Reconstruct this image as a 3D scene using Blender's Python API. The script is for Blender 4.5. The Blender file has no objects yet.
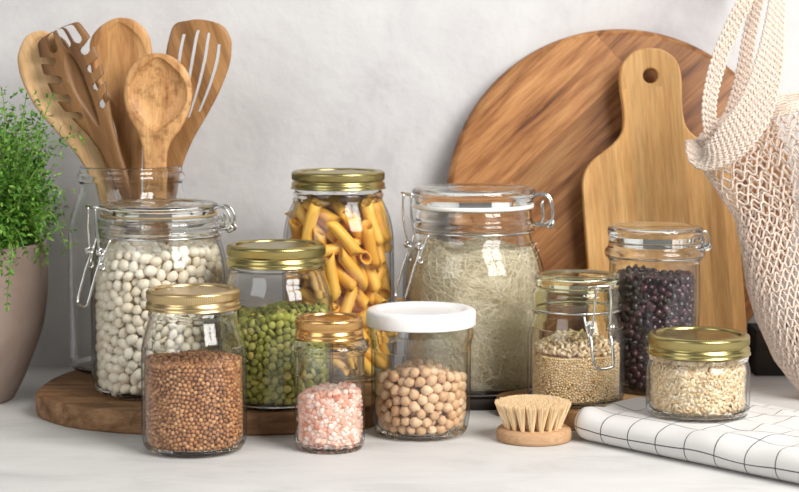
import bpy, math, random
import numpy as np
from math import sin, cos, pi, tan, atan, radians
from mathutils import Vector, Matrix, noise

random.seed(7)
SC = bpy.context.scene
COL = SC.collection

# ------------------------------------------------------------------ camera model
F = 1775.0                      # focal length in pixels of the 799 x 492 frame
PITCH = radians(6.0)
H = 0.2872                      # camera height above the worktop
WALL = 1.6456                   # distance from the camera to the wall


def ang(v):
    return PITCH + atan((v - 246.0) / F)


def D(v, z=0.0):
    return (H - z) / tan(ang(v))


def ZAT(v, d):
    return H - d * tan(ang(v))


def ZC(d, z):
    return d * cos(PITCH) + (H - z) * sin(PITCH)


def XAT(u, d, z):
    return (u - 399.5) / F * ZC(d, z)


def PT(u, v, d):
    z = ZAT(v, d)
    return Vector((XAT(u, d, z), d, z))


# ------------------------------------------------------------------ object helpers
def tag(o, label=None, cat=None, group=None, kind=None):
    if label:
        o['label'] = label
    if cat:
        o['category'] = cat
    if group:
        o['group'] = group
    if kind:
        o['kind'] = kind
    return o


def empty(name, loc, label, cat, group=None):
    o = bpy.data.objects.new(name, None)
    o.empty_display_size = 0.02
    o.location = loc
    COL.objects.link(o)
    return tag(o, label, cat, group)


def mesh_obj(name, verts, faces, mats, parent=None, smooth=True, loc=None, mat_idx=None, uvs=None):
    me = bpy.data.meshes.new(name)
    if isinstance(verts, np.ndarray):
        verts = verts.tolist()
    if isinstance(faces, np.ndarray):
        faces = faces.tolist()
    me.from_pydata([tuple(v) for v in verts], [], faces)
    if not isinstance(mats, (list, tuple)):
        mats = [mats]
    for m in mats:
        me.materials.append(m)
    if smooth:
        me.polygons.foreach_set('use_smooth', [True] * len(me.polygons))
    if mat_idx is not None:
        me.polygons.foreach_set('material_index', mat_idx)
    if uvs is not None:
        uvl = me.uv_layers.new(name='UVMap')
        li = np.zeros(len(me.loops), dtype=np.int32)
        me.loops.foreach_get('vertex_index', li)
        uvl.data.foreach_set('uv', np.asarray(uvs, dtype=np.float32)[li].ravel())
    me.update()
    o = bpy.data.objects.new(name, me)
    COL.objects.link(o)
    if parent:
        o.parent = parent
    if loc is not None:
        o.location = loc
    return o


def join(parts):
    V, Fc, n = [], [], 0
    for v, f in parts:
        V.extend([tuple(p) for p in v])
        Fc.extend([tuple(i + n for i in q) for q in f])
        n += len(v)
    return V, Fc


def lathe(prof, seg=96, cx=0.0, cy=0.0, closed=False, rfun=None):
    """prof: list of (r, z); r = 0 ends collapse to one vertex."""
    V, Fc, rows = [], [], []
    for k, (r, z) in enumerate(prof):
        if r < 1e-6:
            rows.append([len(V)])
            V.append((cx, cy, z))
        else:
            row = []
            for i in range(seg):
                a = 2 * pi * i / seg
                rr = r if rfun is None else rfun(k, i, r)
                row.append(len(V))
                V.append((cx + rr * cos(a), cy + rr * sin(a), z))
            rows.append(row)
    pairs = list(zip(rows[:-1], rows[1:]))
    if closed:
        pairs.append((rows[-1], rows[0]))
    for A, B in pairs:
        if len(A) == 1 and len(B) == 1:
            continue
        for i in range(seg):
            j = (i + 1) % seg
            if len(A) == 1:
                Fc.append((A[0], B[i], B[j]))
            elif len(B) == 1:
                Fc.append((A[j], A[i], B[0]))
            else:
                Fc.append((A[j], A[i], B[i], B[j]))
    return V, Fc


def catmull(pts, n):
    """Resample a list of tuples through a Catmull-Rom spline, n steps per span."""
    P = [np.array(p, float) for p in pts]
    P = [2 * P[0] - P[1]] + P + [2 * P[-1] - P[-2]]
    out = []
    for i in range(1, len(P) - 2):
        p0, p1, p2, p3 = P[i - 1:i + 3]
        for k in range(n):
            t = k / n
            out.append(0.5 * ((2 * p1) + (-p0 + p2) * t + (2 * p0 - 5 * p1 + 4 * p2 - p3) * t * t
                              + (-p0 + 3 * p1 - 3 * p2 + p3) * t ** 3))
    out.append(P[-2])
    return out


def tube(path, r, sides=6, closed=False, taper=None):
    P = np.array(path, float)
    n = len(P)
    if closed:
        T = np.roll(P, -1, 0) - np.roll(P, 1, 0)
    else:
        T = np.gradient(P, axis=0)
    T /= (np.linalg.norm(T, axis=1, keepdims=True) + 1e-12)
    ref = np.array([0, 0, 1.0]) if abs(T[0, 2]) < 0.9 else np.array([1.0, 0, 0])
    N = np.zeros_like(P)
    prev = np.cross(T[0], ref)
    prev /= np.linalg.norm(prev)
    for i in range(n):
        q = prev - T[i] * np.dot(prev, T[i])
        l = np.linalg.norm(q)
        prev = q / l if l > 1e-9 else prev
        N[i] = prev
    B = np.cross(T, N)
    a = np.arange(sides) * 2 * pi / sides
    rr = np.full(n, r) if taper is None else r * np.asarray(taper)
    V = (P[:, None, :] + rr[:, None, None] * (np.cos(a)[None, :, None] * N[:, None, :] + np.sin(a)[None, :, None] * B[:, None, :])).reshape(-1, 3)
    Fc = []
    m = n if closed else n - 1
    for i in range(m):
        i2 = (i + 1) % n
        for j in range(sides):
            j2 = (j + 1) % sides
            Fc.append((i * sides + j, i * sides + j2, i2 * sides + j2, i2 * sides + j))
    if not closed:
        Fc.append(tuple(range(sides - 1, -1, -1)))
        Fc.append(tuple((n - 1) * sides + j for j in range(sides)))
    return V.tolist(), Fc


def extrude_outline(pts, z0, z1, bev=0.002):
    """Rounded slab from a closed plan outline [(x, y)], counter-clockwise or not."""
    P = np.array(pts, float)
    c = P.mean(0)
    T = np.roll(P, -1, 0) - np.roll(P, 1, 0)
    T /= np.linalg.norm(T, axis=1, keepdims=True)
    Nn = np.stack([T[:, 1], -T[:, 0]], 1)
    if np.mean(np.sum(Nn * (P - c), 1)) < 0:
        Nn = -Nn
    rings = [(bev, z0), (bev * .3, z0 + bev * .3), (0, z0 + bev), (0, z1 - bev), (bev * .3, z1 - bev * .3), (bev, z1)]
    V, Fc = [], []
    n = len(P)
    for off, z in rings:
        Q = P - Nn * off
        V.extend([(q[0], q[1], z) for q in Q])
    for k in range(len(rings) - 1):
        for i in range(n):
            j = (i + 1) % n
            Fc.append((k * n + i, k * n + j, (k + 1) * n + j, (k + 1) * n + i))
    Fc.append(tuple(range(n - 1, -1, -1)))
    Fc.append(tuple((len(rings) - 1) * n + i for i in range(n)))
    return V, Fc


# ------------------------------------------------------------------ materials
def new_mat(name):
    m = bpy.data.materials.new(name)
    m.use_nodes = True
    nt = m.node_tree
    return m, nt, nt.nodes, nt.links, nt.nodes['Principled BSDF']


def ramp(nodes, stops):
    r = nodes.new('ShaderNodeValToRGB')
    el = r.color_ramp.elements
    while len(el) < len(stops):
        el.new(0.5)
    for e, (p, c) in zip(el, stops):
        e.position = p
        e.color = (c[0], c[1], c[2], 1)
    return r


def simple(name, col, rough=0.5, metal=0.0, spec=0.5, sub=0.0):
    m, nt, N, L, b = new_mat(name)
    b.inputs['Base Color'].default_value = (*col, 1)
    b.inputs['Roughness'].default_value = rough
    b.inputs['Metallic'].default_value = metal
    b.inputs['Specular IOR Level'].default_value = spec
    if sub:
        b.inputs['Subsurface Weight'].default_value = sub
        b.inputs['Subsurface Radius'].default_value = (0.004, 0.003, 0.002)
        b.inputs['Subsurface Scale'].default_value = 1.0
    return m


def plaster(name, stops, scale, bump, rough=0.85, streak=None):
    m, nt, N, L, b = new_mat(name)
    tc = N.new('ShaderNodeTexCoord')
    mp = N.new('ShaderNodeMapping')
    L.new(tc.outputs['Object'], mp.inputs[0])
    if streak:
        mp.inputs['Scale'].default_value = streak
    n1 = N.new('ShaderNodeTexNoise')
    n1.inputs['Scale'].default_value = scale
    n1.inputs['Detail'].default_value = 9
    n1.inputs['Roughness'].default_value = 0.66
    n1.inputs['Distortion'].default_value = 0.6
    L.new(mp.outputs[0], n1.inputs['Vector'])
    r = ramp(N, stops)
    L.new(n1.outputs['Fac'], r.inputs[0])
    L.new(r.outputs[0], b.inputs['Base Color'])
    b.inputs['Roughness'].default_value = rough
    b.inputs['Specular IOR Level'].default_value = 0.3
    n2 = N.new('ShaderNodeTexNoise')
    n2.inputs['Scale'].default_value = scale * 9
    n2.inputs['Detail'].default_value = 6
    L.new(mp.outputs[0], n2.inputs['Vector'])
    bp = N.new('ShaderNodeBump')
    bp.inputs['Strength'].default_value = bump
    bp.inputs['Distance'].default_value = 0.002
    L.new(n2.outputs['Fac'], bp.inputs['Height'])
    L.new(bp.outputs[0], b.inputs['Normal'])
    return m


def wood(name, cols, rot=(0, 0, 0), stretch=(1, 1, 12), scale=60, rough=0.5, plank=None, tone=0.35, knots=0.0, coat=0.0, loc=(0, 0, 0)):
    """Streaky grain running along local Z after rotating by rot; plank=(width, length) adds glued strips."""
    m, nt, N, L, b = new_mat(name)
    tc = N.new('ShaderNodeTexCoord')
    rt = N.new('ShaderNodeMapping')
    rt.inputs['Rotation'].default_value = rot
    rt.inputs['Location'].default_value = loc
    L.new(tc.outputs['Object'], rt.inputs[0])
    src = rt.outputs[0]
    tonesrc = None
    if plank:
        br = N.new('ShaderNodeTexBrick')
        br.inputs['Scale'].default_value = 1.0
        br.inputs['Brick Width'].default_value = plank[1]
        br.inputs['Row Height'].default_value = plank[0]
        br.inputs['Mortar Size'].default_value = plank[0] * 0.006
        br.inputs['Mortar Smooth'].default_value = 0.5
        br.inputs['Color1'].default_value = (0, 0, 0, 1)
        br.inputs['Color2'].default_value = (1, 1, 1, 1)
        br.inputs['Mortar'].default_value = (0.1, 0.1, 0.1, 1)
        br.offset = 0.37
        sx = N.new('ShaderNodeSeparateXYZ')
        L.new(src, sx.inputs[0])
        cx = N.new('ShaderNodeCombineXYZ')
        L.new(sx.outputs['Z'], cx.inputs['X'])
        L.new(sx.outputs['X'], cx.inputs['Y'])
        L.new(cx.outputs[0], br.inputs['Vector'])
        tonesrc = br.outputs['Color']
        ad = N.new('ShaderNodeVectorMath')
        ad.operation = 'MULTIPLY_ADD'
        ad.inputs[1].default_value = (3.1, 1.7, 5.3)
        L.new(br.outputs['Color'], ad.inputs[0])
        L.new(src, ad.inputs[2])
        src = ad.outputs[0]
    st = N.new('ShaderNodeMapping')
    st.inputs['Scale'].default_value = (1 / stretch[0], 1 / stretch[1], 1 / stretch[2])
    L.new(src, st.inputs[0])
    wob = N.new('ShaderNodeTexNoise')
    wob.inputs['Scale'].default_value = scale * 0.35
    wob.inputs['Detail'].default_value = 2
    L.new(st.outputs[0], wob.inputs['Vector'])
    mixv = N.new('ShaderNodeVectorMath')
    mixv.operation = 'MULTIPLY_ADD'
    mixv.inputs[1].default_value = (0.02, 0.02, 0.02)
    L.new(wob.outputs['Color'], mixv.inputs[0])
    L.new(st.outputs[0], mixv.inputs[2])
    n1 = N.new('ShaderNodeTexNoise')
    n1.inputs['Scale'].default_value = scale
    n1.inputs['Detail'].default_value = 6
    n1.inputs['Roughness'].default_value = 0.62
    L.new(mixv.outputs[0], n1.inputs['Vector'])
    r = ramp(N, cols)
    L.new(n1.outputs['Fac'], r.inputs[0])
    fine = N.new('ShaderNodeTexNoise')
    fine.inputs['Scale'].default_value = scale * 7
    fine.inputs['Detail'].default_value = 3
    L.new(st.outputs[0], fine.inputs['Vector'])
    fr = ramp(N, [(0.35, (0.72, 0.68, 0.62)), (0.55, (1, 1, 1))])
    L.new(fine.outputs['Fac'], fr.inputs[0])
    mx = N.new('ShaderNodeMixRGB')
    mx.blend_type = 'MULTIPLY'
    mx.inputs[0].default_value = 0.6
    L.new(r.outputs[0], mx.inputs[1])
    L.new(fr.outputs[0], mx.inputs[2])
    out = mx.outputs[0]
    if tonesrc:
        tr = ramp(N, [(0.0, (1 - tone, 1 - tone * 1.05, 1 - tone * 1.1)), (1.0, (1 + tone * .3, 1 + tone * .3, 1 + tone * .3))])
        L.new(tonesrc, tr.inputs[0])
        m2 = N.new('ShaderNodeMixRGB')
        m2.blend_type = 'MULTIPLY'
        m2.inputs[0].default_value = 1
        L.new(out, m2.inputs[1])
        L.new(tr.outputs[0], m2.inputs[2])
        out = m2.outputs[0]
    if knots > 0:
        kn = N.new('ShaderNodeTexNoise')
        kn.inputs['Scale'].default_value = scale * 0.9
        kn.inputs['Detail'].default_value = 5
        kn.inputs['Roughness'].default_value = 0.7
        L.new(tc.outputs['Object'], kn.inputs['Vector'])
        kr = ramp(N, [(0.36, (0.35, 0.26, 0.2)), (0.5, (1, 1, 1))])
        L.new(kn.outputs['Fac'], kr.inputs[0])
        m3 = N.new('ShaderNodeMixRGB')
        m3.blend_type = 'MULTIPLY'
        m3.inputs[0].default_value = knots
        L.new(out, m3.inputs[1])
        L.new(kr.outputs[0], m3.inputs[2])
        out = m3.outputs[0]
    L.new(out, b.inputs['Base Color'])
    b.inputs['Roughness'].default_value = rough
    b.inputs['Specular IOR Level'].default_value = 0.35
    b.inputs['Coat Weight'].default_value = coat
    bp = N.new('ShaderNodeBump')
    bp.inputs['Strength'].default_value = 0.25
    bp.inputs['Distance'].default_value = 0.0006
    L.new(fine.outputs['Fac'], bp.inputs['Height'])
    L.new(bp.outputs[0], b.inputs['Normal'])
    return m


def thin_glass(name, tint=(0.992, 0.996, 0.993), edge=(0.20, 0.24, 0.22), spec=0.026, haze=0.006, wav=0.12):
    """Thin glass wall: clear seen square on, reflecting and absorbing more at grazing angles."""
    m = bpy.data.materials.new(name)
    m.use_nodes = True
    nt = m.node_tree
    N, L = nt.nodes, nt.links
    N.clear()
    out = N.new('ShaderNodeOutputMaterial')
    lw = N.new('ShaderNodeLayerWeight')
    lw.inputs['Blend'].default_value = 0.5
    tc = N.new('ShaderNodeTexCoord')
    ns = N.new('ShaderNodeTexNoise')
    ns.inputs['Scale'].default_value = 45
    ns.inputs['Detail'].default_value = 1.5
    L.new(tc.outputs['Object'], ns.inputs['Vector'])
    bp = N.new('ShaderNodeBump')
    bp.inputs['Strength'].default_value = wav
    bp.inputs['Distance'].default_value = 0.004
    L.new(ns.outputs['Fac'], bp.inputs['Height'])
    p5 = N.new('ShaderNodeMath')
    p5.operation = 'POWER'
    p5.inputs[1].default_value = 4.0
    L.new(lw.outputs['Facing'], p5.inputs[0])
    fr = N.new('ShaderNodeMath')
    fr.operation = 'MULTIPLY_ADD'
    fr.inputs[1].default_value = 0.7
    fr.inputs[2].default_value = spec
    L.new(p5.outputs[0], fr.inputs[0])
    p3 = N.new('ShaderNodeMath')
    p3.operation = 'POWER'
    p3.inputs[1].default_value = 5.0
    L.new(lw.outputs['Facing'], p3.inputs[0])
    cm = N.new('ShaderNodeMixRGB')
    cm.inputs[1].default_value = (*tint, 1)
    cm.inputs[2].default_value = (*edge, 1)
    L.new(p3.outputs[0], cm.inputs[0])
    tr = N.new('ShaderNodeBsdfTransparent')
    L.new(cm.outputs[0], tr.inputs[0])
    gl = N.new('ShaderNodeBsdfGlossy')
    gl.inputs['Roughness'].default_value = 0.02
    L.new(bp.outputs[0], gl.inputs['Normal'])
    m1 = N.new('ShaderNodeMixShader')
    L.new(fr.outputs[0], m1.inputs[0])
    L.new(tr.outputs[0], m1.inputs[1])
    L.new(gl.outputs[0], m1.inputs[2])
    df = N.new('ShaderNodeBsdfDiffuse')
    df.inputs[0].default_value = (0.9, 0.92, 0.91, 1)
    m2 = N.new('ShaderNodeMixShader')
    m2.inputs[0].default_value = haze
    L.new(m1.outputs[0], m2.inputs[1])
    L.new(df.outputs[0], m2.inputs[2])
    L.new(m2.outputs[0], out.inputs[0])
    return m


def solid_glass(name, col=(0.93, 0.97, 0.95)):
    m, nt, N, L, b = new_mat(name)
    b.inputs['Base Color'].default_value = (*col, 1)
    b.inputs['Roughness'].default_value = 0.015
    b.inputs['IOR'].default_value = 1.48
    b.inputs['Transmission Weight'].default_value = 1.0
    return m


def varied(name, stops, rough=0.5, sub=0.0, spec=0.4, spot=None, trans=0.0):
    """Colour picked per grain (per object and per mesh island) along a ramp."""
    m, nt, N, L, b = new_mat(name)
    oi = N.new('ShaderNodeObjectInfo')
    ge = N.new('ShaderNodeNewGeometry')
    ad = N.new('ShaderNodeMath')
    ad.operation = 'ADD'
    L.new(oi.outputs['Random'], ad.inputs[0])
    L.new(ge.outputs['Random Per Island'], ad.inputs[1])
    fr = N.new('ShaderNodeMath')
    fr.operation = 'FRACT'
    L.new(ad.outputs[0], fr.inputs[0])
    r = ramp(N, stops)
    L.new(fr.outputs[0], r.inputs[0])
    out = r.outputs[0]
    tc = N.new('ShaderNodeTexCoord')
    ns = N.new('ShaderNodeTexNoise')
    ns.inputs['Scale'].default_value = spot[0] if spot else 500
    ns.inputs['Detail'].default_value = 3
    L.new(tc.outputs['Object'], ns.inputs['Vector'])
    if spot:
        rr = ramp(N, [(0.3, spot[1]), (0.62, (1, 1, 1))])
        L.new(ns.outputs['Fac'], rr.inputs[0])
        mx = N.new('ShaderNodeMixRGB')
        mx.blend_type = 'MULTIPLY'
        mx.inputs[0].default_value = 1
        L.new(out, mx.inputs[1])
        L.new(rr.outputs[0], mx.inputs[2])
        out = mx.outputs[0]
    L.new(out, b.inputs['Base Color'])
    b.inputs['Roughness'].default_value = rough
    b.inputs['Specular IOR Level'].default_value = spec
    if sub:
        b.inputs['Subsurface Weight'].default_value = sub
        b.inputs['Subsurface Radius'].default_value = (0.003, 0.002, 0.0015)
        b.inputs['Subsurface Scale'].default_value = 1.0
    if trans:
        b.inputs['Transmission Weight'].default_value = trans
    bp = N.new('ShaderNodeBump')
    bp.inputs['Strength'].default_value = 0.2
    bp.inputs['Distance'].default_value = 0.0004
    L.new(ns.outputs['Fac'], bp.inputs['Height'])
    L.new(bp.outputs[0], b.inputs['Normal'])
    return m


M_WALL = plaster('painted_plaster', [(0.28, (0.50, 0.49, 0.50)), (0.43, (0.60, 0.59, 0.60)), (0.56, (0.645, 0.64, 0.645)), (0.75, (0.69, 0.69, 0.685))], 9, 0.4)
M_TOP = plaster('pale_stone', [(0.3, (0.53, 0.525, 0.515)), (0.5, (0.64, 0.635, 0.625)), (0.75, (0.70, 0.695, 0.685))], 9, 0.12, rough=0.55, streak=(1, 2.6, 1))
G_CLEAR = thin_glass('clear_glass')
G_GREEN = thin_glass('greenish_glass', tint=(0.988, 0.993, 0.985), edge=(0.16, 0.20, 0.16))
G_LID = solid_glass('lid_glass', (0.93, 0.965, 0.945))
G_LID_OLIVE = solid_glass('olive_lid_glass', (0.86, 0.89, 0.66))
G_NECK = solid_glass('thick_neck_glass', (0.975, 0.988, 0.98))
G_NECK_OLIVE = solid_glass('thick_olive_neck_glass', (0.93, 0.95, 0.82))
M_STEEL = simple('bright_wire', (0.62, 0.62, 0.6), 0.2, 1.0)
M_GASKET_W = simple('white_rubber', (0.85, 0.84, 0.8), 0.5)
M_GASKET_B = simple('amber_rubber', (0.36, 0.25, 0.12), 0.5)
M_WHITE_PLASTIC = simple('white_plastic', (0.83, 0.83, 0.82), 0.3)


def brass(name, col, rough):
    m, nt, N, L, b = new_mat(name)
    b.inputs['Base Color'].default_value = (*col, 1)
    b.inputs['Metallic'].default_value = 1.0
    b.inputs['Roughness'].default_value = rough
    return m


M_GOLD = brass('brushed_gold', (0.72, 0.52, 0.25), 0.27)
M_GOLD_PALE = brass('pale_gold', (0.66, 0.49, 0.25), 0.28)
M_GOLD_OLIVE = brass('olive_gold', (0.41, 0.345, 0.14), 0.27)
M_GOLD_COPPER = brass('copper_gold', (0.70, 0.41, 0.16), 0.25)


# ------------------------------------------------------------------ setting
def box(name, x0, x1, y0, y1, z0, z1, mat):
    V = [(x, y, z) for z in (z0, z1) for y in (y0, y1) for x in (x0, x1)]
    Fc = [(0, 2, 3, 1), (4, 5, 7, 6), (0, 1, 5, 4), (2, 6, 7, 3), (0, 4, 6, 2), (1, 3, 7, 5)]
    return mesh_obj(name, V, Fc, mat, smooth=False)


tag(box('wall_back', -1.6, 1.6, WALL, WALL + 0.1, -0.9, 1.6, M_WALL), kind='structure')
tag(box('worktop', -1.6, 1.6, 0.75, WALL, -0.04, 0.0, M_TOP), 'pale stone worktop running along the plaster wall under all the jars', 'worktop', kind='structure')


# ------------------------------------------------------------------ grain packing
def pack(R, zb, zt, r, core, seed, iters=90, fill=0.6, mound=0.002, slope=0.0, tilt=0.0, over=1.0):
    """Relax equal spheres in a cylinder, leaving out a hidden core. Returns (n, 3), local to the jar axis."""
    rg = np.random.default_rng(seed)
    zc = zt - 4.6 * r
    if zc < zb or core < r:
        core = 0.0
    vol = pi * R * R * (zt - zb) - (pi * core * core * max(0, zc - zb) if core else 0)
    n = int(fill * vol / (4 / 3 * pi * r ** 3))
    P = np.zeros((0, 3))
    while len(P) < n:
        a = rg.uniform(0, 2 * pi, n * 2)
        q = R * np.sqrt(rg.uniform(0, 1, n * 2))
        z = rg.uniform(zb, zt, n * 2)
        ok = (q > core) | (z > zc)
        P = np.vstack([P, np.stack([q * np.cos(a), q * np.sin(a), z], 1)[ok]])
    P = P[:n]
    top_n = np.array([[rg.uniform(60, 140), rg.uniform(0, 6.3), rg.uniform(0, 6.3)] for _ in range(4)])
    for it in range(iters):
        o = np.argsort(P[:, 2])
        P = P[o]
        dz = P[:, 2]
        acc = np.zeros_like(P)
        s = 1
        while s < n:
            d = P[s:] - P[:-s]
            if d[:, 2].min() > 2 * r:
                break
            l2 = (d * d).sum(1)
            k = np.nonzero(l2 < 4 * r * r)[0]
            if len(k):
                dd = d[k]
                l = np.sqrt(l2[k]) + 1e-9
                c = (dd / l[:, None]) * ((2 * r - l) * 0.28)[:, None]
                np.add.at(acc, k + s, c)
                np.add.at(acc, k, -c)
            s += 1
            if s > 900:
                break
        P = P + acc
        lim = zt - r + mound * (np.sin(P[:, 0] * top_n[0, 0] + top_n[0, 1]) + np.sin(P[:, 1] * top_n[1, 0] + top_n[1, 1])) * 0.5 + slope * P[:, 0] + tilt * P[:, 1]
        P[:, 2] = np.clip(P[:, 2], zb + r, None)
        P[:, 2] = np.minimum(P[:, 2], lim)
        q = np.hypot(P[:, 0], P[:, 1]) + 1e-9
        Rz = np.minimum(R, np.interp(P[:, 2], J['inz'], J['inr']) - 0.0004 - (over - 1) * r)
        Rz = np.minimum(Rz, np.interp(P[:, 2] - r * .7, J['inz'], J['inr']) + r * .3 - .0004 - (over - 1) * r)
        f = np.minimum(1.0, (Rz - r) / q)
        P[:, 0] *= f
        P[:, 1] *= f
        if core:
            q = np.hypot(P[:, 0], P[:, 1]) + 1e-9
            ins = (q < core) & (P[:, 2] < zc)
            up = ins & ((zc - P[:, 2]) < (core - q))
            si = ins & ~up
            P[up, 2] = zc
            g = core / q[si]
            P[si, 0] *= g
            P[si, 1] *= g
    return P, core, zc


def rand_rot(rg):
    q = rg.normal(size=4)
    q /= np.linalg.norm(q)
    from mathutils import Quaternion
    return Quaternion(q).to_matrix()


def px_of(p):
    zc = p[1] * cos(PITCH) + (H - p[2]) * sin(PITCH)
    yc = (H - p[2]) * cos(PITCH) - p[1] * sin(PITCH)
    return 399.5 + F * p[0] / zc, 246 + F * yc / zc, zc


def visible_order(W, r, occ):
    """Indices of grains by how many pixels of each the camera sees, front grains first."""
    pr = [px_of(w) for w in W]
    order = sorted(range(len(W)), key=lambda i: pr[i][2])
    S = 2.0
    seen = np.zeros((492 * 2, 799 * 2), bool)
    for (u0, v0, u1, v1) in occ:
        seen[int(v0 * S):int(v1 * S), max(0, int(u0 * S)):int(u1 * S)] = True
    cnt = {}
    for i in order:
        u, v, zc = pr[i]
        rp = r * F / zc * S
        u *= S
        v *= S
        x0, x1 = int(max(0, u - rp)), int(min(1597, u + rp + 1))
        y0, y1 = int(max(0, v - rp)), int(min(983, v + rp + 1))
        if x1 <= x0 or y1 <= y0:
            cnt[i] = 0
            continue
        yy, xx = np.mgrid[y0:y1, x0:x1]
        m = ((xx + .5 - u) ** 2 + (yy + .5 - v) ** 2) <= rp * rp
        sub = seen[y0:y1, x0:x1]
        cnt[i] = int((m & ~sub).sum())
        sub |= m
    return sorted(range(len(W)), key=lambda i: -cnt[i]), cnt


def grains(jar, P, name, mesh_data, mat, label, cat, group, rest_name, rest_label, keep, r, seed, occ=(), orient=None, core=None,
           core_mat=None, scale=(0.88, 1.1), min_px=5):
    """The grains that show largest become objects, all the others one stuff object with a dull core."""
    rg = np.random.default_rng(seed)
    W = P + np.array([jar['x'], jar['y'], 0.0])
    order, cnt = visible_order(W, r, occ)
    solo = set(i for i in order[:keep] if cnt[i] >= min_px)
    bv = np.array(mesh_data[0], float)
    bf = mesh_data[1]
    me = bpy.data.meshes.new(name)
    me.from_pydata([tuple(v) for v in bv], [], bf)
    me.materials.append(mat)
    me.polygons.foreach_set('use_smooth', [name != 'salt_crystal'] * len(me.polygons))
    src = None
    RV, RF, off = [], [], 0
    for i in range(len(W)):
        rot = np.array(orient(P[i], rg) if orient else rand_rot(rg))
        s = rg.uniform(*scale)
        if i in solo:
            if src is None:
                src = o = bpy.data.objects.new(name, me)
                tag(o, label, cat, group)
            else:
                o = src.copy()
            M = Matrix([list(rot[k] * s) + [W[i][k]] for k in range(3)] + [[0, 0, 0, 1]])
            o.matrix_world = M
            COL.objects.link(o)
        else:
            RV.append((bv * s) @ rot.T + W[i])
            RF.extend([tuple(k + off for k in f) for f in bf])
            off += len(bv)
    RV = np.vstack(RV) if RV else np.zeros((0, 3))
    mats = [mat]
    idx = [0] * len(RF)
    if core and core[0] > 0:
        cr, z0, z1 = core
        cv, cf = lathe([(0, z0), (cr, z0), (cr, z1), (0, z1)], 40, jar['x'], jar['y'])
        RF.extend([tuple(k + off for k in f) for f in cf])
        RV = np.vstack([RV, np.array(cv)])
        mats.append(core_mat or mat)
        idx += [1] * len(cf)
    if rest_name and len(RV):
        o = mesh_obj(rest_name, RV, RF, mats, mat_idx=idx, smooth=name != 'salt_crystal')
        tag(o, rest_label, cat, kind='stuff')
    return len(solo)


def icos(sub=1):
    import bmesh
    bm = bmesh.new()
    bmesh.ops.create_icosphere(bm, subdivisions=sub, radius=1.0)
    bm.verts.ensure_lookup_table()
    v = [tuple(x.co) for x in bm.verts]
    f = [tuple(y.index for y in x.verts) for x in bm.faces]
    bm.free()
    return np.array(v), f


ICO1 = icos(1)
ICO2 = icos(2)
ICO3 = icos(3)


def bean_mesh(a, b, c, bend):
    v, f = ICO3
    w = v.copy()
    w[:, 0] *= a
    w[:, 1] *= b
    w[:, 2] *= c
    w[:, 1] += bend * (w[:, 0] / a) ** 2 - bend * 0.4
    return w, f


def chickpea_mesh(r):
    v, f = ICO3
    w = v * r
    w[:, 0] *= 1.06
    # little beak and a shallow seam
    d = v @ np.array([0.9, 0.1, 0.42])
    w += v * (np.clip(d - 0.86, 0, 1) * r * 2.2)[:, None]
    w -= v * (np.exp(-(v[:, 1] / 0.14) ** 2) * np.clip(v[:, 0] + .2, 0, 1) * r * 0.10)[:, None]
    w += v * (np.sin(v[:, 0] * 5 + v[:, 2] * 4) * 0.025 * r)[:, None]
    return w, f


def split_pea_mesh(r):
    v, f = ICO2
    w = v * r
    w[:, 2] *= 0.62
    w[:, 2] = np.maximum(w[:, 2], -0.34 * r)
    return w, f


def buck_mesh(r):
    v, f = ICO1
    w = v * r
    t = (np.arctan2(v[:, 1], v[:, 0]))
    k = 1 + 0.14 * np.cos(3 * t)
    w[:, 0] *= k
    w[:, 1] *= k
    w[:, 2] *= 1.12
    return w, f


def chunk_mesh(r, seed):
    rg = np.random.default_rng(seed)
    v, f = ICO2
    w = v.copy()
    for _ in range(9):
        n = rg.normal(size=3)
        n /= np.linalg.norm(n)
        h = rg.uniform(0.62, 0.88)
        d = w @ n
        w -= np.outer(np.clip(d - h, 0, None), n)
    return w * r * 1.12, f


def flake_mesh(r, seed=3):
    rg = np.random.default_rng(seed)
    v, f = ICO1
    w = v * r
    t = np.arctan2(v[:, 1], v[:, 0])
    k = 1 + 0.13 * np.sin(2 * t + 1) + 0.08 * np.sin(5 * t)
    w[:, 0] *= 1.18 * k
    w[:, 1] *= 0.92 * k
    w[:, 2] *= 0.2
    w[:, 2] += 0.12 * r * (v[:, 0] ** 2 - v[:, 1] * 0.5)
    return w, f


def wall_facing(amount):
    """Turn flat grains so their flat side tends to lie on the jar wall (or flat on the top)."""
    def fn(p, rg):
        q = math.hypot(p[0], p[1])
        n = Vector((p[0], p[1], 0.0)) if q > 1e-6 else Vector((0, 0, 1))
        n.normalize()
        n = n + Vector(rg.normal(size=3)) * amount
        n.normalize()
        z = Vector((0, 0, 1))
        qn = z.rotation_difference(n)
        return (qn.to_matrix() @ Matrix.Rotation(rg.uniform(0, 6.28), 3, 'Z'))
    return fn


# ------------------------------------------------------------------ jars
def jar_frame(cu, d, z0):
    """Axis of a jar whose centre column is cu, standing at distance d on height z0."""
    x = XAT(cu, d, z0 + 0.05)
    return {'x': x, 'y': d, 'z0': z0, 'd': d}


def prof_px(J, px):
    """[(half width px, v)] from top to bottom -> [(r, z)] in metres."""
    out = []
    for hw, v in px:
        z = ZAT(v, J['d'])
        out.append((hw / F * ZC(J['d'], z), z))
    return out


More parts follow.
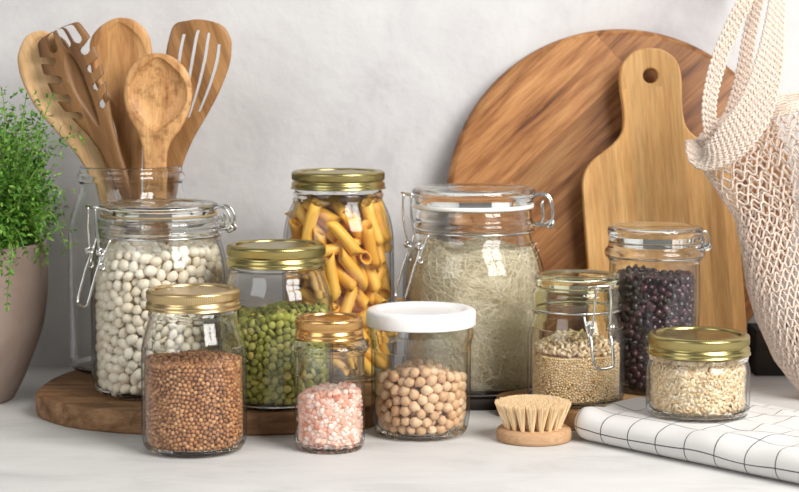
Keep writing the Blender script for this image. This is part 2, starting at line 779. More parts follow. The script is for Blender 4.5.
def jar_body(J, root, prof, base_r, wall=0.0024, floor=0.004, glass=None, name='glass_body', split=None, neck=None, seg=96):
    """Closed glass vessel from an outer profile (top to bottom), with a rounded foot of radius base_r."""
    z0 = J['z0']
    last_r, last_z = prof[-1]
    foot = []
    n = 6
    for k in range(1, n + 1):
        a = k / n * pi / 2
        foot.append((base_r + (last_r - base_r) * cos(a), z0 + 0.0002 + (last_z - z0 - 0.0002) * (1 - sin(a))))
    outer = [tuple(p) for p in catmull(prof, 5)] + foot
    outer = [(max(r, 0.001), z) for r, z in outer]
    bottom = [(base_r * 0.9, z0 + 0.0002), (base_r * 0.82, z0 + 0.0022), (0.0, z0 + 0.0028)]
    inner = []
    sm = [tuple(p) for p in catmull(prof, 5)]
    zmin = z0 + floor + 0.0015
    for r, z in reversed(sm):
        if z > last_z:
            inner.append((r - wall, z))
    fl = [(0.0, z0 + floor), (base_r - wall, z0 + floor)]
    for k in range(1, n):
        a = k / n * pi / 2
        rr = (base_r - wall) + (last_r - wall - (base_r - wall)) * sin(a)
        fl.append((rr, z0 + floor + (max(last_z, z0 + floor + .002) - z0 - floor) * (1 - cos(a))))
    top_r, top_z = prof[0]
    lip = [(top_r - wall * 0.85, top_z + 0.0004), (top_r - wall * 0.5, top_z + 0.0009), (top_r - wall * .12, top_z + 0.0005)]
    full = fl + inner + lip + outer + bottom
    J['floor'] = z0 + floor
    prof_in = sorted([(z, r) for r, z in fl[1:] + inner])
    J['inz'] = np.array([p[0] for p in prof_in])
    J['inr'] = np.array([p[1] for p in prof_in])
    V, Fc = lathe(full, seg)
    zs = prof[0][1] - 0.018 if split is None else ZAT(split, J['d'])
    idx = []
    for f in Fc:
        zm = sum(V[k][2] for k in f) / len(f)
        idx.append(1 if (zm > zs or zm < z0 + floor + 0.0016) else 0)
    o = mesh_obj(name, V, Fc, [glass or G_CLEAR, neck or G_NECK], root, mat_idx=idx)
    return o


def screw_lid(J, root, R, zt, zb, mat, disc_mat=None, glass_disc=False, knurl=True):
    """Gold two-piece screw lid: a banded ring and a disc let into its top."""
    h = zt - zb
    t = 0.0009
    prof = [(R * 0.82, zt - 0.0022), (R * 0.825, zt - 0.0004), (R * 0.85, zt), (R * 0.945, zt), (R * 0.985, zt - h * 0.06), (R, zt - h * 0.14),
            (R, zt - h * 0.20), (R, zt - h * 0.46), (R * 0.992, zt - h * 0.5), (R * 0.967, zt - h * 0.54), (R * 0.966, zt - h * 0.60),
            (R * 0.99, zt - h * 0.66), (R * 1.004, zt - h * 0.74), (R * 1.004, zt - h * 0.84), (R * 0.995, zt - h * 0.90), (R * 1.022, zt - h * 0.95), (R * 1.024, zb),
            (R * 1.0, zb), (R * 0.955, zt - h * 0.8), (R * 0.94, zt - h * 0.3), (R * 0.82, zt - 0.003)]
    seg = 420
    kn = {6, 7}

    def rf(k, i, r):
        return r - (0.0007 if (knurl and k in kn and i % 3 == 2) else 0.0)
    V, Fc = lathe(prof, seg, closed=True, rfun=rf)
    lid = mesh_obj('lid_band', V, Fc, mat, root)
    dp = [(0, zt - 0.0016), (R * 0.55, zt - 0.0016), (R * 0.62, zt - 0.0012), (R * 0.70, zt - 0.0011), (R * 0.76, zt - 0.0018), (R * 0.819, zt - 0.0019),
          (R * 0.819, zt - 0.0030), (0, zt - 0.0030)]
    V, Fc = lathe(dp, 96)
    d = mesh_obj('lid_disc', V, Fc, disc_mat or mat, lid)
    return lid


def polar(J, phi, r, t, z):
    """Point at radius r, tangential offset t, height z on the side phi of the jar (local to the jar)."""
    return (r * cos(phi) - t * sin(phi), r * sin(phi) + t * cos(phi), z)


def ring_path(r, z, n=64):
    return [(r * cos(2 * pi * i / n), r * sin(2 * pi * i / n), z) for i in range(n)]


def smooth(pts, n=6):
    return [tuple(p) for p in catmull(pts, n)]


def wire_clasp(J, root, phi, r_lid, z_lid, r_neck, z_neck, drop, out, half=0.0075, name='wire_clasp', ring=True):
    """Swing-top toggle: lid hook, links, coil eyes and the lever loop."""
    w = 0.00105
    parts = []
    P = lambda r, t, z: polar(J, phi, r, t, z)
    if ring:
        parts.append(tube(ring_path(r_neck + 0.0006, z_neck), w, 6, True))
    ro = r_lid + 0.0125
    # hook bar that grips the lid
    parts.append(tube(smooth([P(r_lid - 0.002, -half, z_lid - 0.001), P(r_lid + 0.004, -half, z_lid + 0.001), P(ro, -half, z_lid + 0.0035),
                              P(ro + 0.0015, -half * .6, z_lid + 0.004), P(ro + 0.0015, half * .6, z_lid + 0.004), P(ro, half, z_lid + 0.0035),
                              P(r_lid + 0.004, half, z_lid + 0.001), P(r_lid - 0.002, half, z_lid - 0.001)]), w, 7))
    # links from the hook to the eyes
    zp = z_neck - 0.010
    rp = r_neck + 0.0085
    for s in (-1, 1):
        parts.append(tube(smooth([P(ro, s * half * .8, z_lid + 0.004), P(ro - 0.0002, s * half * .95, (z_lid + zp) / 2 + .003), P(rp, s * half * 1.05, zp)]), w, 7))
        eye = [P(rp + 0.0024 * cos(a), s * (half * 1.05), zp + 0.0024 * sin(a)) for a in [2 * pi * i / 16 for i in range(16)]]
        for k in (0, 1):
            parts.append(tube([(e[0] - k * s * .0021 * sin(phi), e[1] + k * s * .0021 * cos(phi), e[2]) for e in eye], w, 6, True))
        # arm from neck wire to the lever pivot
        parts.append(tube(smooth([P(r_neck + 0.0004, s * half * 1.5, z_neck), P(rp - .002, s * half * 1.35, zp - 0.005), P(rp - 0.001, s * half * 1.25, zp - 0.0095)]), w, 7))
        eye2 = [P(rp - 0.001 + 0.0024 * cos(a), s * half * 1.25, zp - 0.0115 + 0.0024 * sin(a)) for a in [2 * pi * i / 16 for i in range(16)]]
        parts.append(tube(eye2, w, 6, True))
    zb = zp - drop
    rb = rp + out
    loop = [P(rp, half * 1.05, zp), P(rp, half * 1.15, zp - 0.006), P(rp + out * .35, half * 1.2, zp - drop * .4), P(rb - out * .08, half * 1.15, zb + drop * .1),
            P(rb, half * .8, zb), P(rb, 0, zb - 0.0006), P(rb, -half * .8, zb), P(rb - out * .08, -half * 1.15, zb + drop * .1),
            P(rp + out * .35, -half * 1.2, zp - drop * .4), P(rp, -half * 1.15, zp - 0.006), P(rp, -half * 1.05, zp)]
    parts.append(tube(smooth(loop), w * 1.15, 8))
    V, Fc = join(parts)
    return mesh_obj(name, V, Fc, M_STEEL, root)


def wire_hinge(J, root, phi, r_lid, z_lid, r_neck, z_neck, out=0.009, half=0.009):
    w = 0.00105
    P = lambda r, t, z: polar(J, phi, r, t, z)
    parts = []
    for s in (-1, 1):
        parts.append(tube(smooth([P(r_lid - 0.002, s * half, z_lid), P(r_lid + out * .5, s * half, z_lid + 0.0015), P(r_lid + out * 1.1, s * half, z_lid - 0.0015),
                                  P(r_lid + out * 1.35, s * half, z_lid - (z_lid - z_neck) * .5), P(r_lid + out * 1.25, s * half, z_neck + 0.0015),
                                  P(r_lid + out * .6, s * half, z_neck - 0.0005), P(r_neck, s * half, z_neck)]), w, 7))
        eye = [P(r_lid + out * 1.2 + 0.0026 * cos(a), s * half * .8, z_neck + 0.0026 * sin(a)) for a in [2 * pi * i / 16 for i in range(16)]]
        parts.append(tube(eye, w, 6, True))
        parts.append(tube(smooth([P(r_lid + out * .45, s * half * .6, z_neck), P(r_lid + out * .62, s * half * .62, z_neck + .006), P(r_lid + out * .5, s * half * .6, z_lid - .004)]), w, 6))
    parts.append(tube([P(r_lid + out * 1.2, -half * 1.1, z_neck + .0005), P(r_lid + out * 1.2, half * 1.1, z_neck + .0005)], w, 7))
    V, Fc = join(parts)
    return mesh_obj('wire_hinge', V, Fc, M_STEEL, root)


def swing_lid(J, root, R, zt, zb, mat, Rin):
    """Solid glass swing-top lid: a raised disc rim with a dished top and a plug below."""
    h = zt - zb
    prof = [(0, zt - 0.0022), (R * 0.66, zt - 0.0022), (R * 0.72, zt - 0.0016), (R * 0.80, zt - 0.0003), (R * 0.93, zt), (R * 0.985, zt - h * 0.12), (R, zt - h * 0.35),
            (R * 0.99, zt - h * 0.6), (R * 0.96, zt - h * 0.72), (R * 0.955, zb), (Rin, zb), (Rin - 0.001, zb - 0.004), (Rin - 0.005, zb - 0.0045), (Rin - 0.006, zt - h * .6), (0, zt - h * .6)]
    V, Fc = lathe(prof, 96)
    return mesh_obj('glass_lid', V, Fc, mat, root)


def gasket(J, root, r0, r1, z0, z1, mat):
    V, Fc = lathe([(r0, z0), (r1 * .995, z0), (r1, z0 + (z1 - z0) * .3), (r1, z1 - (z1 - z0) * .3), (r1 * .995, z1), (r0, z1)], 96, closed=True)
    return mesh_obj('rubber_gasket', V, Fc, mat, root)


def std_r(J, hw, v):
    z = ZAT(v, J['d'])
    return hw / F * ZC(J['d'], z), z


TB = 0.0185        # top of the big slab
BB = 0.0165        # top of the small board

# ================================================================== big wooden slab
WOOD_SLAB = wood('dark_slab_wood', [(0.25, (0.085, 0.040, 0.017)), (0.45, (0.24, 0.125, 0.055)), (0.62, (0.37, 0.21, 0.098)), (0.8, (0.48, 0.29, 0.15))],
                 rot=(0, radians(90), 0), stretch=(1, 1, 9), scale=70, rough=0.62, knots=0.55)
front = [(36, 414), (41, 419), (65, 427), (100, 432), (145, 435.3), (194, 436), (248, 436), (285, 435.3), (330, 433), (363, 430), (376, 426)]
pl = [(XAT(u, D(v), 0), D(v)) for u, v in front]
pl += [(-.009, 1.395), (-.001, 1.43), (0.0, 1.48), (-.013, 1.53), (-.05, 1.567), (-.1, 1.584), (-.16, 1.592), (-.215, 1.59), (-.258, 1.565), (-.284, 1.525), (-.2955, 1.475)]
plc = [tuple(p) for p in catmull(pl + pl[:1], 4)][:-1]
cxy = np.array(plc).mean(0)
V, Fc = extrude_outline([(x - cxy[0], y - cxy[1]) for x, y in plc], 0.0, TB, 0.0018)
o = mesh_obj('serving_board', V, Fc, WOOD_SLAB, smooth=False, loc=(cxy[0], cxy[1], 0))
tag(o, 'dark rough oval wooden board lying under the white bean, pea and pasta jars', 'board')

# small board under the quinoa and black bean jars
E2 = np.array([0.73, 0.68])
E1 = np.array([0.68, -0.73])
WOOD_OAK = wood('oak_board_wood', [(0.3, (0.26, 0.13, 0.055)), (0.5, (0.42, 0.23, 0.10)), (0.7, (0.52, 0.31, 0.15))], rot=(0, radians(90), radians(43)), stretch=(1, 1, 9), scale=80, rough=0.55)
bc = np.array([0.158, 1.433])


def rrect(hl0, hl1, hw, rad, n=8):
    pts = []
    for (sx, sy, a0) in ((hl1, hw, 0), (hl0, hw, 90), (hl0, -hw, 180), (hl1, -hw, 270)):
        cx_ = sx - rad * (1 if sx > 0 else -1)
        cy_ = sy - rad * (1 if sy > 0 else -1)
        for k in range(n + 1):
            a = radians(a0 + 90 * k / n)
            pts.append((cx_ + rad * cos(a), cy_ + rad * sin(a)))
    return pts


pts = [tuple(E2 * a + E1 * b) for a, b in rrect(-0.071, 0.088, 0.050, 0.016)]
V, Fc = extrude_outline(pts, 0.0, BB, 0.002)
o = mesh_obj('wooden_board', V, Fc, WOOD_OAK, smooth=False, loc=(bc[0], bc[1], 0))
tag(o, 'small thick oak board under the quinoa jar, behind the bristle brush', 'board')

# ================================================================== the jars
JARS = {}

# ---- buckwheat jar (front left)
J = JARS['buck'] = jar_frame(194, D(458.5) + 0.0315, 0.0)
R = empty('screw_top_jar', (J['x'], J['y'], 0), 'tall clear glass jar of brown buckwheat with pale gold screw lid, front left', 'jar')
pr = prof_px(J, [(43.5, 300), (43.8, 309), (45.2, 313), (44.8, 317), (46, 322), (48.5, 331), (51.2, 342), (52.3, 355), (52.5, 380), (52.5, 428), (51.5, 437)])
jar_body(J, R, pr, 42 / F * 1.335, split=345)
r, zt = std_r(J, 46.8, 288.5)
screw_lid(J, R, r, zt, ZAT(307.5, J['d']), M_GOLD_PALE)

# ---- pink salt jar
J = JARS['salt'] = jar_frame(329.5, D(455) + 0.0245, 0.0)
R = empty('screw_top_jar', (J['x'], J['y'], 0), 'small narrow glass jar of pink salt with copper gold lid', 'jar')
pr = prof_px(J, [(32.5, 330), (33.5, 337), (36, 340), (39.6, 344), (40, 347), (37, 351.5), (35.2, 356), (35.2, 380), (35.2, 434), (34.7, 440)])
jar_body(J, R, pr, 31 / F * 1.34, wall=0.002, split=372)
r, zt = std_r(J, 34, 316.5)
screw_lid(J, R, r, zt, ZAT(337, J['d']), M_GOLD_COPPER)

# ---- chickpea jar
J = JARS['chick'] = jar_frame(421, D(442) + 0.0305, 0.0)
R = empty('snap_lid_jar', (J['x'], J['y'], 0), 'glass jar of chickpeas with flat white plastic lid', 'jar')
pr = prof_px(J, [(51, 322), (52.3, 329), (52.6, 334), (51.2, 340), (50.3, 348), (49.8, 380), (49.3, 410), (47.5, 422)])
jar_body(J, R, pr, 38 / F * 1.38, split=350)
r, zt = std_r(J, 55, 308)
zb = ZAT(324.5, J['d'])
V, Fc = lathe([(0, zt - .0026), (r * .70, zt - .0026), (r * .76, zt - .0022), (r * .80, zt - .0004), (r * .84, zt), (r * .93, zt), (r * .98, zt - .001), (r, zt - .003),
               (r, zb + .001), (r * .995, zb), (r * .965, zb), (r * .96, zt - .004), (0, zt - .0045)], 96)
mesh_obj('plastic_lid', V, Fc, M_WHITE_PLASTIC, R)

# ---- green split pea jar
J = JARS['pea'] = jar_frame(276.8, D(411, TB) + 0.038, TB)
R = empty('screw_top_jar', (J['x'], J['y'], TB), 'wide glass jar of green split peas with olive gold lid, on the dark board', 'jar')
R.location.z = 0
pr = prof_px(J, [(47, 258), (47, 266), (48.6, 269), (48.2, 273), (50, 279), (53.5, 288), (56, 300), (56.8, 315), (57, 350), (57, 388), (56, 396)])
jar_body(J, R, pr, 47 / F * 1.42, split=296)
r, zt = std_r(J, 49.6, 243.5)
screw_lid(J, R, r, zt, ZAT(264.5, J['d']), M_GOLD_OLIVE)

# ---- pasta jar
J = JARS['pasta'] = jar_frame(338.7, D(383.5, TB) + 0.036, TB)
R = empty('screw_top_jar', (J['x'], J['y'], 0), 'tall glass jar of yellow penne pasta with olive gold lid, at the back', 'jar')
pr = prof_px(J, [(43.5, 182), (43.5, 190), (45.5, 194), (44.6, 199), (46.5, 204), (50.5, 213), (53.8, 226), (55.3, 240), (55.6, 262), (55.6, 362), (54.5, 371)])
jar_body(J, R, pr, 44 / F * 1.52, split=200)
r, zt = std_r(J, 46.6, 170.5)
screw_lid(J, R, r, zt, ZAT(188, J['d']), M_GOLD_OLIVE)

# ---- oat jar on the towel
TZ = 0.0235
J = JARS['oats'] = jar_frame(698.5, D(423, TZ) + 0.034, TZ)
R = empty('screw_top_jar', (J['x'], J['y'], 0), 'low wide glass jar of rolled oats with olive gold lid, standing on the towel', 'jar')
pr = prof_px(J, [(48, 345), (48, 352), (49.6, 355.5), (49.0, 359), (50, 363), (51.3, 368), (51.6, 376), (51.6, 395), (51.3, 406), (50, 411)])
jar_body(J, R, pr, 43 / F * 1.35, split=358)
r, zt = std_r(J, 50.6, 333)
screw_lid(J, R, r, zt, ZAT(352.5, J['d']), M_GOLD_OLIVE)


# ---- swing-top jars
def swing_jar(key, cu, d, z0, label, px, base_hw, lid, neck_hw, glass, lidmat, gask, gm, wall=0.0028, split=None, neck=None):
    J = JARS[key] = jar_frame(cu, d, z0)
    R = empty('swing_top_jar', (J['x'], J['y'], 0), label, 'jar')
    pr = prof_px(J, px)
    jar_body(J, R, pr, base_hw / F * (d + .01), wall=wall, glass=glass, split=split, neck=neck)
    r, zt = std_r(J, lid[0], lid[1])
    zb = ZAT(lid[2], d)
    rin = pr[0][0] - wall - 0.0012
    swing_lid(J, R, r, zt, zb, lidmat, rin)
    gr, gz = std_r(J, gask[0], gask[1])
    gasket(J, R, rin + 0.0006, gr, pr[0][1] + 0.0011, zb - 0.0002, gm)
    J['lid_r'], J['lid_z'] = r, (zt + zb) / 2
    J['root'] = R
    return J, R


J, R = swing_jar('bean', 160.5, D(400.5, TB) + 0.043, TB, 'big swing-top glass jar of white beans with wire clasp, on the dark board',
                 [(59, 216), (62.5, 219), (63.3, 223), (61.5, 227), (63.2, 231), (62.2, 235.5), (61.4, 240), (63, 246), (66, 257), (68, 270), (68.5, 290), (68.5, 340), (68.5, 372), (67, 382)],
                 54, (59.5, 202.5, 212.5), 62, G_GREEN, G_LID, (58.5, 214), M_GASKET_B, split=239)
zn = ZAT(234, J['d'])
rn = 61.8 / F * ZC(J['d'], zn)
wire_clasp(J, R, radians(180 + 38), J['lid_r'], J['lid_z'], rn, zn, 0.042, 0.012, name='wire_clasp')
wire_hinge(J, R, radians(-6), J['lid_r'], J['lid_z'], rn, ZAT(227, J['d']), out=0.009)

J, R = swing_jar('noodle', 473, D(396, 0.010) + 0.045, 0.010, 'big swing-top glass jar of pale rice noodles with white seal and wire clasp',
                 [(57, 208.5), (58.2, 213), (58.2, 218), (61, 222), (61, 226), (58, 230), (57.5, 235), (60, 242), (65, 252), (69, 264), (70.5, 278), (70.5, 340), (70.3, 372), (68, 384)],
                 53, (62, 187, 203), 58, G_GREEN, G_LID, (60.3, 206), M_GASKET_W, split=240)
zn = ZAT(230, J['d'])
rn = 59.5 / F * ZC(J['d'], zn)
wire_clasp(J, R, radians(180 + 30), J['lid_r'], J['lid_z'], rn, zn, 0.044, 0.013)
wire_hinge(J, R, radians(-8), J['lid_r'], J['lid_z'], rn, ZAT(223, J['d']), out=0.0105)

J, R = swing_jar('quinoa', 576.2, D(410, BB) + 0.034, BB, 'small swing-top glass jar of quinoa with oat topping, wire clasp in front',
                 [(41, 287), (43.2, 290), (44.6, 294), (44.6, 304), (44, 309), (42.6, 313), (44, 319), (47, 328), (48.5, 338), (48.6, 360), (48.6, 388), (47.5, 397)],
                 38, (43, 273.5, 284.5), 44, G_CLEAR, G_LID_OLIVE, (41.5, 286), M_GASKET_B, wall=0.0024, split=326, neck=G_NECK_OLIVE)
zn = ZAT(308, J['d'])
rn = 43.9 / F * ZC(J['d'], zn)
wire_clasp(J, R, radians(270 + 20), J['lid_r'], J['lid_z'] - .004, rn, zn, 0.030, 0.006, half=0.0072)

J, R = swing_jar('black', 653.6, 1.449, BB, 'tall swing-top glass jar of dark purple beans, behind the oat jar',
                 [(46.3, 242), (46.8, 246), (49.6, 250), (49.8, 254), (46.8, 258), (45.0, 263), (45.2, 275), (45.3, 300), (45.2, 350), (45, 384), (44, 390)],
                 37, (47.4, 225.5, 240), 47, G_CLEAR, G_LID, (45.5, 241), M_GASKET_B, split=262)
zn = ZAT(255, J['d'])
rn = 47.5 / F * ZC(J['d'], zn)
wire_hinge(J, R, radians(8), J['lid_r'] - .001, J['lid_z'], rn, ZAT(247, J['d']), out=0.004, half=0.008)
V, Fc = tube(ring_path(rn + .0006, zn), 0.001, 6, True)
mesh_obj('neck_wire', V, Fc, M_STEEL, R)

# added dark disc filling a near-black area under the noodle jar
J = JARS['noodle']
M_DARK_FILLER = wood('near_black_filler', [(0.3, (0.012, 0.009, 0.007)), (0.6, (0.03, 0.022, 0.016)), (0.8, (0.05, 0.035, 0.025))], rot=(0, radians(90), 0), scale=80, rough=0.6)
V, Fc = lathe([(0, 0), (0.0555, 0), (0.057, 0.0012), (0.057, 0.0088), (0.0555, 0.010), (0, 0.010)], 96)
o = mesh_obj('dark_disc_filler', V, Fc, M_DARK_FILLER, loc=(J['x'], J['y'], 0))
tag(o, 'added thin dark disc filling the near-black area under the rice noodle jar', 'dark_disc_filler')

# ---- utensil jar (open)
J = JARS['utensil'] = jar_frame(133.2, 1.536, TB)
R = empty('open_jar', (J['x'], J['y'], 0), 'tall open glass jar holding wooden utensils behind the white bean jar', 'jar')
pr = prof_px(J, [(51, 166.5), (51.3, 171), (53.6, 175), (53.6, 178), (51.3, 182), (51.2, 188), (52.5, 194), (56.5, 204), (60.5, 215), (62.7, 230), (63, 250), (63, 352), (62, 362)])
jar_body(J, R, pr, 50 / F * 1.56, split=400)

# ================================================================== contents
# white beans
M_BEAN = varied('white_bean_skin', [(0, (0.80, 0.71, 0.57)), (0.5, (0.86, 0.79, 0.67)), (1, (0.89, 0.84, 0.74))], 0.38, sub=0.15, spot=(160, (0.88, 0.84, 0.78)))
J = JARS['bean']
P, core, zc = pack(0.0525, J['floor'] + .0003, ZAT(246, J['d']), 0.0044, 0.030, 11, 110, fill=0.60, mound=0.006, slope=0.06, over=1.15)
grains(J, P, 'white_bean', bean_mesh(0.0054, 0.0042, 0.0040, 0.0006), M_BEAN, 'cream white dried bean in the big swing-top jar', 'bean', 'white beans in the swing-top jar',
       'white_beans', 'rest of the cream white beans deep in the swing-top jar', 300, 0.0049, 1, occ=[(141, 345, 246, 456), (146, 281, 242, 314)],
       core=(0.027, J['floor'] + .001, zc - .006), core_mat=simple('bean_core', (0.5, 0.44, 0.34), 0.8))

# chickpeas
M_CHICK = varied('chickpea_skin', [(0, (0.60, 0.37, 0.20)), (0.4, (0.70, 0.47, 0.28)), (1, (0.80, 0.60, 0.40))], 0.5, sub=0.08, spot=(220, (0.85, 0.76, 0.68)))
J = JARS['chick']
P, core, zc = pack(0.0362, J['floor'] + .0004, ZAT(367, J['d']), 0.00415, 0.0, 12, 140, fill=0.59, mound=0.006)
grains(J, P, 'chickpea', chickpea_mesh(0.0041), M_CHICK, 'round beige chickpea in the white-lidded jar', 'chickpea', 'chickpeas in the white-lidded jar',
       'chickpeas', 'rest of the beige chickpeas hidden inside the white-lidded jar', 300, 0.0041, 2, scale=(0.86, 1.04))

# green split peas
M_PEA = varied('split_pea_skin', [(0, (0.20, 0.21, 0.03)), (0.3, (0.34, 0.35, 0.055)), (0.65, (0.47, 0.46, 0.10)), (0.9, (0.60, 0.54, 0.17)), (1, (0.62, 0.44, 0.09))], 0.5, sub=0.05, spot=(300, (0.8, 0.82, 0.7)))
J = JARS['pea']
P, core, zc = pack(0.0425, J['floor'] + .0002, ZAT(309, J['d']), 0.0031, 0.030, 13, 80, fill=0.6, mound=0.004, slope=0.06, over=1.12)
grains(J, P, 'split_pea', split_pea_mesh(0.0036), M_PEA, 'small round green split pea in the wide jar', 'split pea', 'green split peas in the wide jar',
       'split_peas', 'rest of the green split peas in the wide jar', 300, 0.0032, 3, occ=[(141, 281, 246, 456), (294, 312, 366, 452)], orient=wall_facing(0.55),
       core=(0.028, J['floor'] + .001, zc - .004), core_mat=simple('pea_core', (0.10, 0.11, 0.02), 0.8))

# black beans
M_BLACK = varied('dark_bean_skin', [(0, (0.012, 0.006, 0.010)), (0.6, (0.035, 0.010, 0.018)), (1, (0.075, 0.018, 0.032))], 0.22, spec=0.6)
J = JARS['black']
P, core, zc = pack(0.0340, J['floor'] + .0004, ZAT(272, J['d']), 0.0033, 0.021, 14, 80, fill=0.6, mound=0.003, over=1.2)
grains(J, P, 'black_bean', bean_mesh(0.0043, 0.0031, 0.0028, 0.0004), M_BLACK, 'glossy dark purple bean in the tall jar behind the oats', 'bean', 'dark beans in the tall swing-top jar',
       'black_beans', 'rest of the dark purple beans in the tall jar', 300, 0.0034, 4, occ=[(647, 325, 751, 421), (527, 271, 622, 410)],
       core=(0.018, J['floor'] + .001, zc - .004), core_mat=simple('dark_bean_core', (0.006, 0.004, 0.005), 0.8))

# buckwheat
M_BUCK = varied('buckwheat_husk', [(0, (0.24, 0.092, 0.030)), (0.4, (0.42, 0.18, 0.064)), (0.8, (0.54, 0.255, 0.10)), (1, (0.65, 0.36, 0.17))], 0.5)
J = JARS['buck']
P, core, zc = pack(0.0368, J['floor'] + .0002, ZAT(357, J['d']), 0.00172, 0.0295, 15, 60, fill=0.6, mound=0.0025, slope=-0.03)
grains(J, P, 'buckwheat_grain', buck_mesh(0.0018), M_BUCK, 'tiny brown buckwheat grain in the front left jar', 'grain', 'buckwheat grains in the front left jar',
       'buckwheat_grains', 'mass of tiny brown buckwheat grains filling the front left jar', 300, 0.0018, 5,
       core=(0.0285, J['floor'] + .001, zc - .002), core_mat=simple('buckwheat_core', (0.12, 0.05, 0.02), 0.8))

# pink salt
M_SALT = varied('pink_salt', [(0, (0.58, 0.22, 0.14)), (0.08, (0.78, 0.40, 0.29)), (0.4, (0.85, 0.55, 0.45)), (0.75, (0.90, 0.68, 0.60)), (1, (0.93, 0.82, 0.77))], 0.28, sub=0.3, spec=0.5, spot=(260, (0.97, 0.84, 0.79)))
J = JARS['salt']
P, core, zc = pack(0.0240, J['floor'], ZAT(390, J['d']), 0.0019, 0.012, 16, 80, fill=0.64, mound=0.004, over=1.25)
P1 = P
grains(J, P1, 'salt_crystal', chunk_mesh(0.0026, 4), M_SALT, 'rough pink salt crystal in the small narrow jar', 'salt crystal', 'pink salt crystals in the narrow jar',
       'salt_crystals', 'rest of the pink salt crystals in the narrow jar', 300, 0.0021, 6, scale=(0.7, 1.25),
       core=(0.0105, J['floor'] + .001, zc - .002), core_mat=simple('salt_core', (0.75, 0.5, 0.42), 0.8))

# quinoa with oat flakes on top
M_QUINOA = varied('quinoa_grain', [(0, (0.70, 0.48, 0.22)), (0.5, (0.84, 0.63, 0.35)), (1, (0.92, 0.77, 0.52))], 0.5)
M_OAT = varied('oat_flake', [(0, (0.70, 0.50, 0.28)), (0.4, (0.84, 0.67, 0.44)), (1, (0.93, 0.82, 0.64))], 0.6, spot=(400, (0.86, 0.78, 0.66)))
J = JARS['quinoa']
P, core, zc = pack(0.0345, J['floor'], ZAT(351, J['d']), 0.00108, 0.0305, 17, 36, fill=0.6, mound=0.001)
grains(J, P, 'quinoa_grain', (ICO1[0] * 0.00112, ICO1[1]), M_QUINOA, '', '', None,
       'quinoa_grains', 'layer of tiny golden quinoa grains filling the small swing-top jar', 0, 0.0011, 7,
       core=(0.030, J['floor'] + .001, zc - .001), core_mat=simple('quinoa_core', (0.70, 0.48, 0.23), 0.8))
zq = ZAT(351, J['d']) + .0005
P, core, zc = pack(0.0340, zq, zq + 0.0125, 0.0020, 0.0, 18, 60, fill=0.5, mound=0.005)
P[:, 2] -= np.clip((np.hypot(P[:, 0], P[:, 1]) - 0.016), 0, 1) * 0.42 * (P[:, 2] - zq) / 0.0125
P[:, 2] = np.maximum(P[:, 2], zq + .0018)
grains(J, P, 'oat_flake', flake_mesh(0.0026), M_OAT, 'pale oat flake lying on the quinoa', 'oat flake', 'oat flakes on top of the quinoa',
       'oat_topping', 'rest of the pale oat flakes on the quinoa', 300, 0.0024, 8, min_px=6)

# rolled oats
J = JARS['oats']
P, core, zc = pack(0.0365, J['floor'] + .0002, ZAT(353.5, J['d']), 0.00158, 0.0285, 19, 50, fill=0.62, mound=0.002, over=1.4)
grains(J, P, 'rolled_oat', flake_mesh(0.0025, 5), M_OAT, 'small pale rolled oat flake in the low wide jar', 'oat flake', 'rolled oats in the low wide jar',
       'rolled_oats', 'mass of pale rolled oats filling the low wide jar', 300, 0.0021, 9, orient=wall_facing(0.33),
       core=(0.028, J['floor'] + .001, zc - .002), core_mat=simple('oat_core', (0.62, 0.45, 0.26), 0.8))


# penne
def penne_mesh(L, r):
    seg, rib = 20, 0.00035
    prof = []
    V, Fc = [], []
    for (rad, flip) in ((r, 1), (r - 0.0012, -1)):
        rows = 7
        for k in range(rows):
            for i in range(seg):
                a = 2 * pi * i / seg
                rr = rad + (rib * cos(10 * a) if flip == 1 else 0)
                x, y = rr * cos(a), rr * sin(a)
                z = -L / 2 + L * k / (rows - 1) + 0.75 * x
                b = 0.0012 * (1 - ((k / (rows - 1)) * 2 - 1) ** 2)
                V.append((x, y + b, z))
    n = 7 * seg
    for s in (0, 1):
        for k in range(6):
            for i in range(seg):
                j = (i + 1) % seg
                q = [s * n + k * seg + i, s * n + k * seg + j, s * n + (k + 1) * seg + j, s * n + (k + 1) * seg + i]
                Fc.append(tuple(q if s == 0 else q[::-1]))
    for k in (0, 6):
        for i in range(seg):
            j = (i + 1) % seg
            q = [k * seg + i, k * seg + j, n + k * seg + j, n + k * seg + i]
            Fc.append(tuple(q[::-1] if k == 0 else q))
    return V, Fc


M_PENNE = varied('penne_dough', [(0, (0.74, 0.36, 0.04)), (0.5, (0.84, 0.45, 0.06)), (1, (0.90, 0.53, 0.09))], 0.42, sub=0.12)
J = JARS['pasta']
PL, PR = 0.036, 0.0049
V, Fc = penne_mesh(PL - 0.002, PR)
pme = bpy.data.meshes.new('penne')
pme.from_pydata(V, [], Fc)
pme.materials.append(M_PENNE)
pme.polygons.foreach_set('use_smooth', [True] * len(pme.polygons))
src = None
rg = np.random.default_rng(21)
zf, ztop = J['floor'], ZAT(196, J['d'])
zsh = ZAT(218, J['d'])
NP, NS = 165, 7
PC = np.zeros((NP, 3))
PA = np.zeros((NP, 3))
for i in range(NP):
    a, q = rg.uniform(0, 6.28), 0.034 * math.sqrt(rg.uniform(0, 1))
    PC[i] = (q * cos(a), q * sin(a), rg.uniform(zf + .012, ztop - .012))
    th_ = radians(rg.normal(32, 22)) if PC[i, 2] > zf + .07 else radians(rg.normal(58, 22))
    b_ = rg.normal(0.0, 0.6) + (0 if rg.random() < .75 else pi)
    PA[i] = (sin(th_) * cos(b_), sin(th_) * sin(b_) * .7, -cos(th_))
    PA[i] /= np.linalg.norm(PA[i])
off_ = np.linspace(-(PL / 2 - PR * .8), PL / 2 - PR * .8, NS)
own = np.repeat(np.arange(NP), NS)
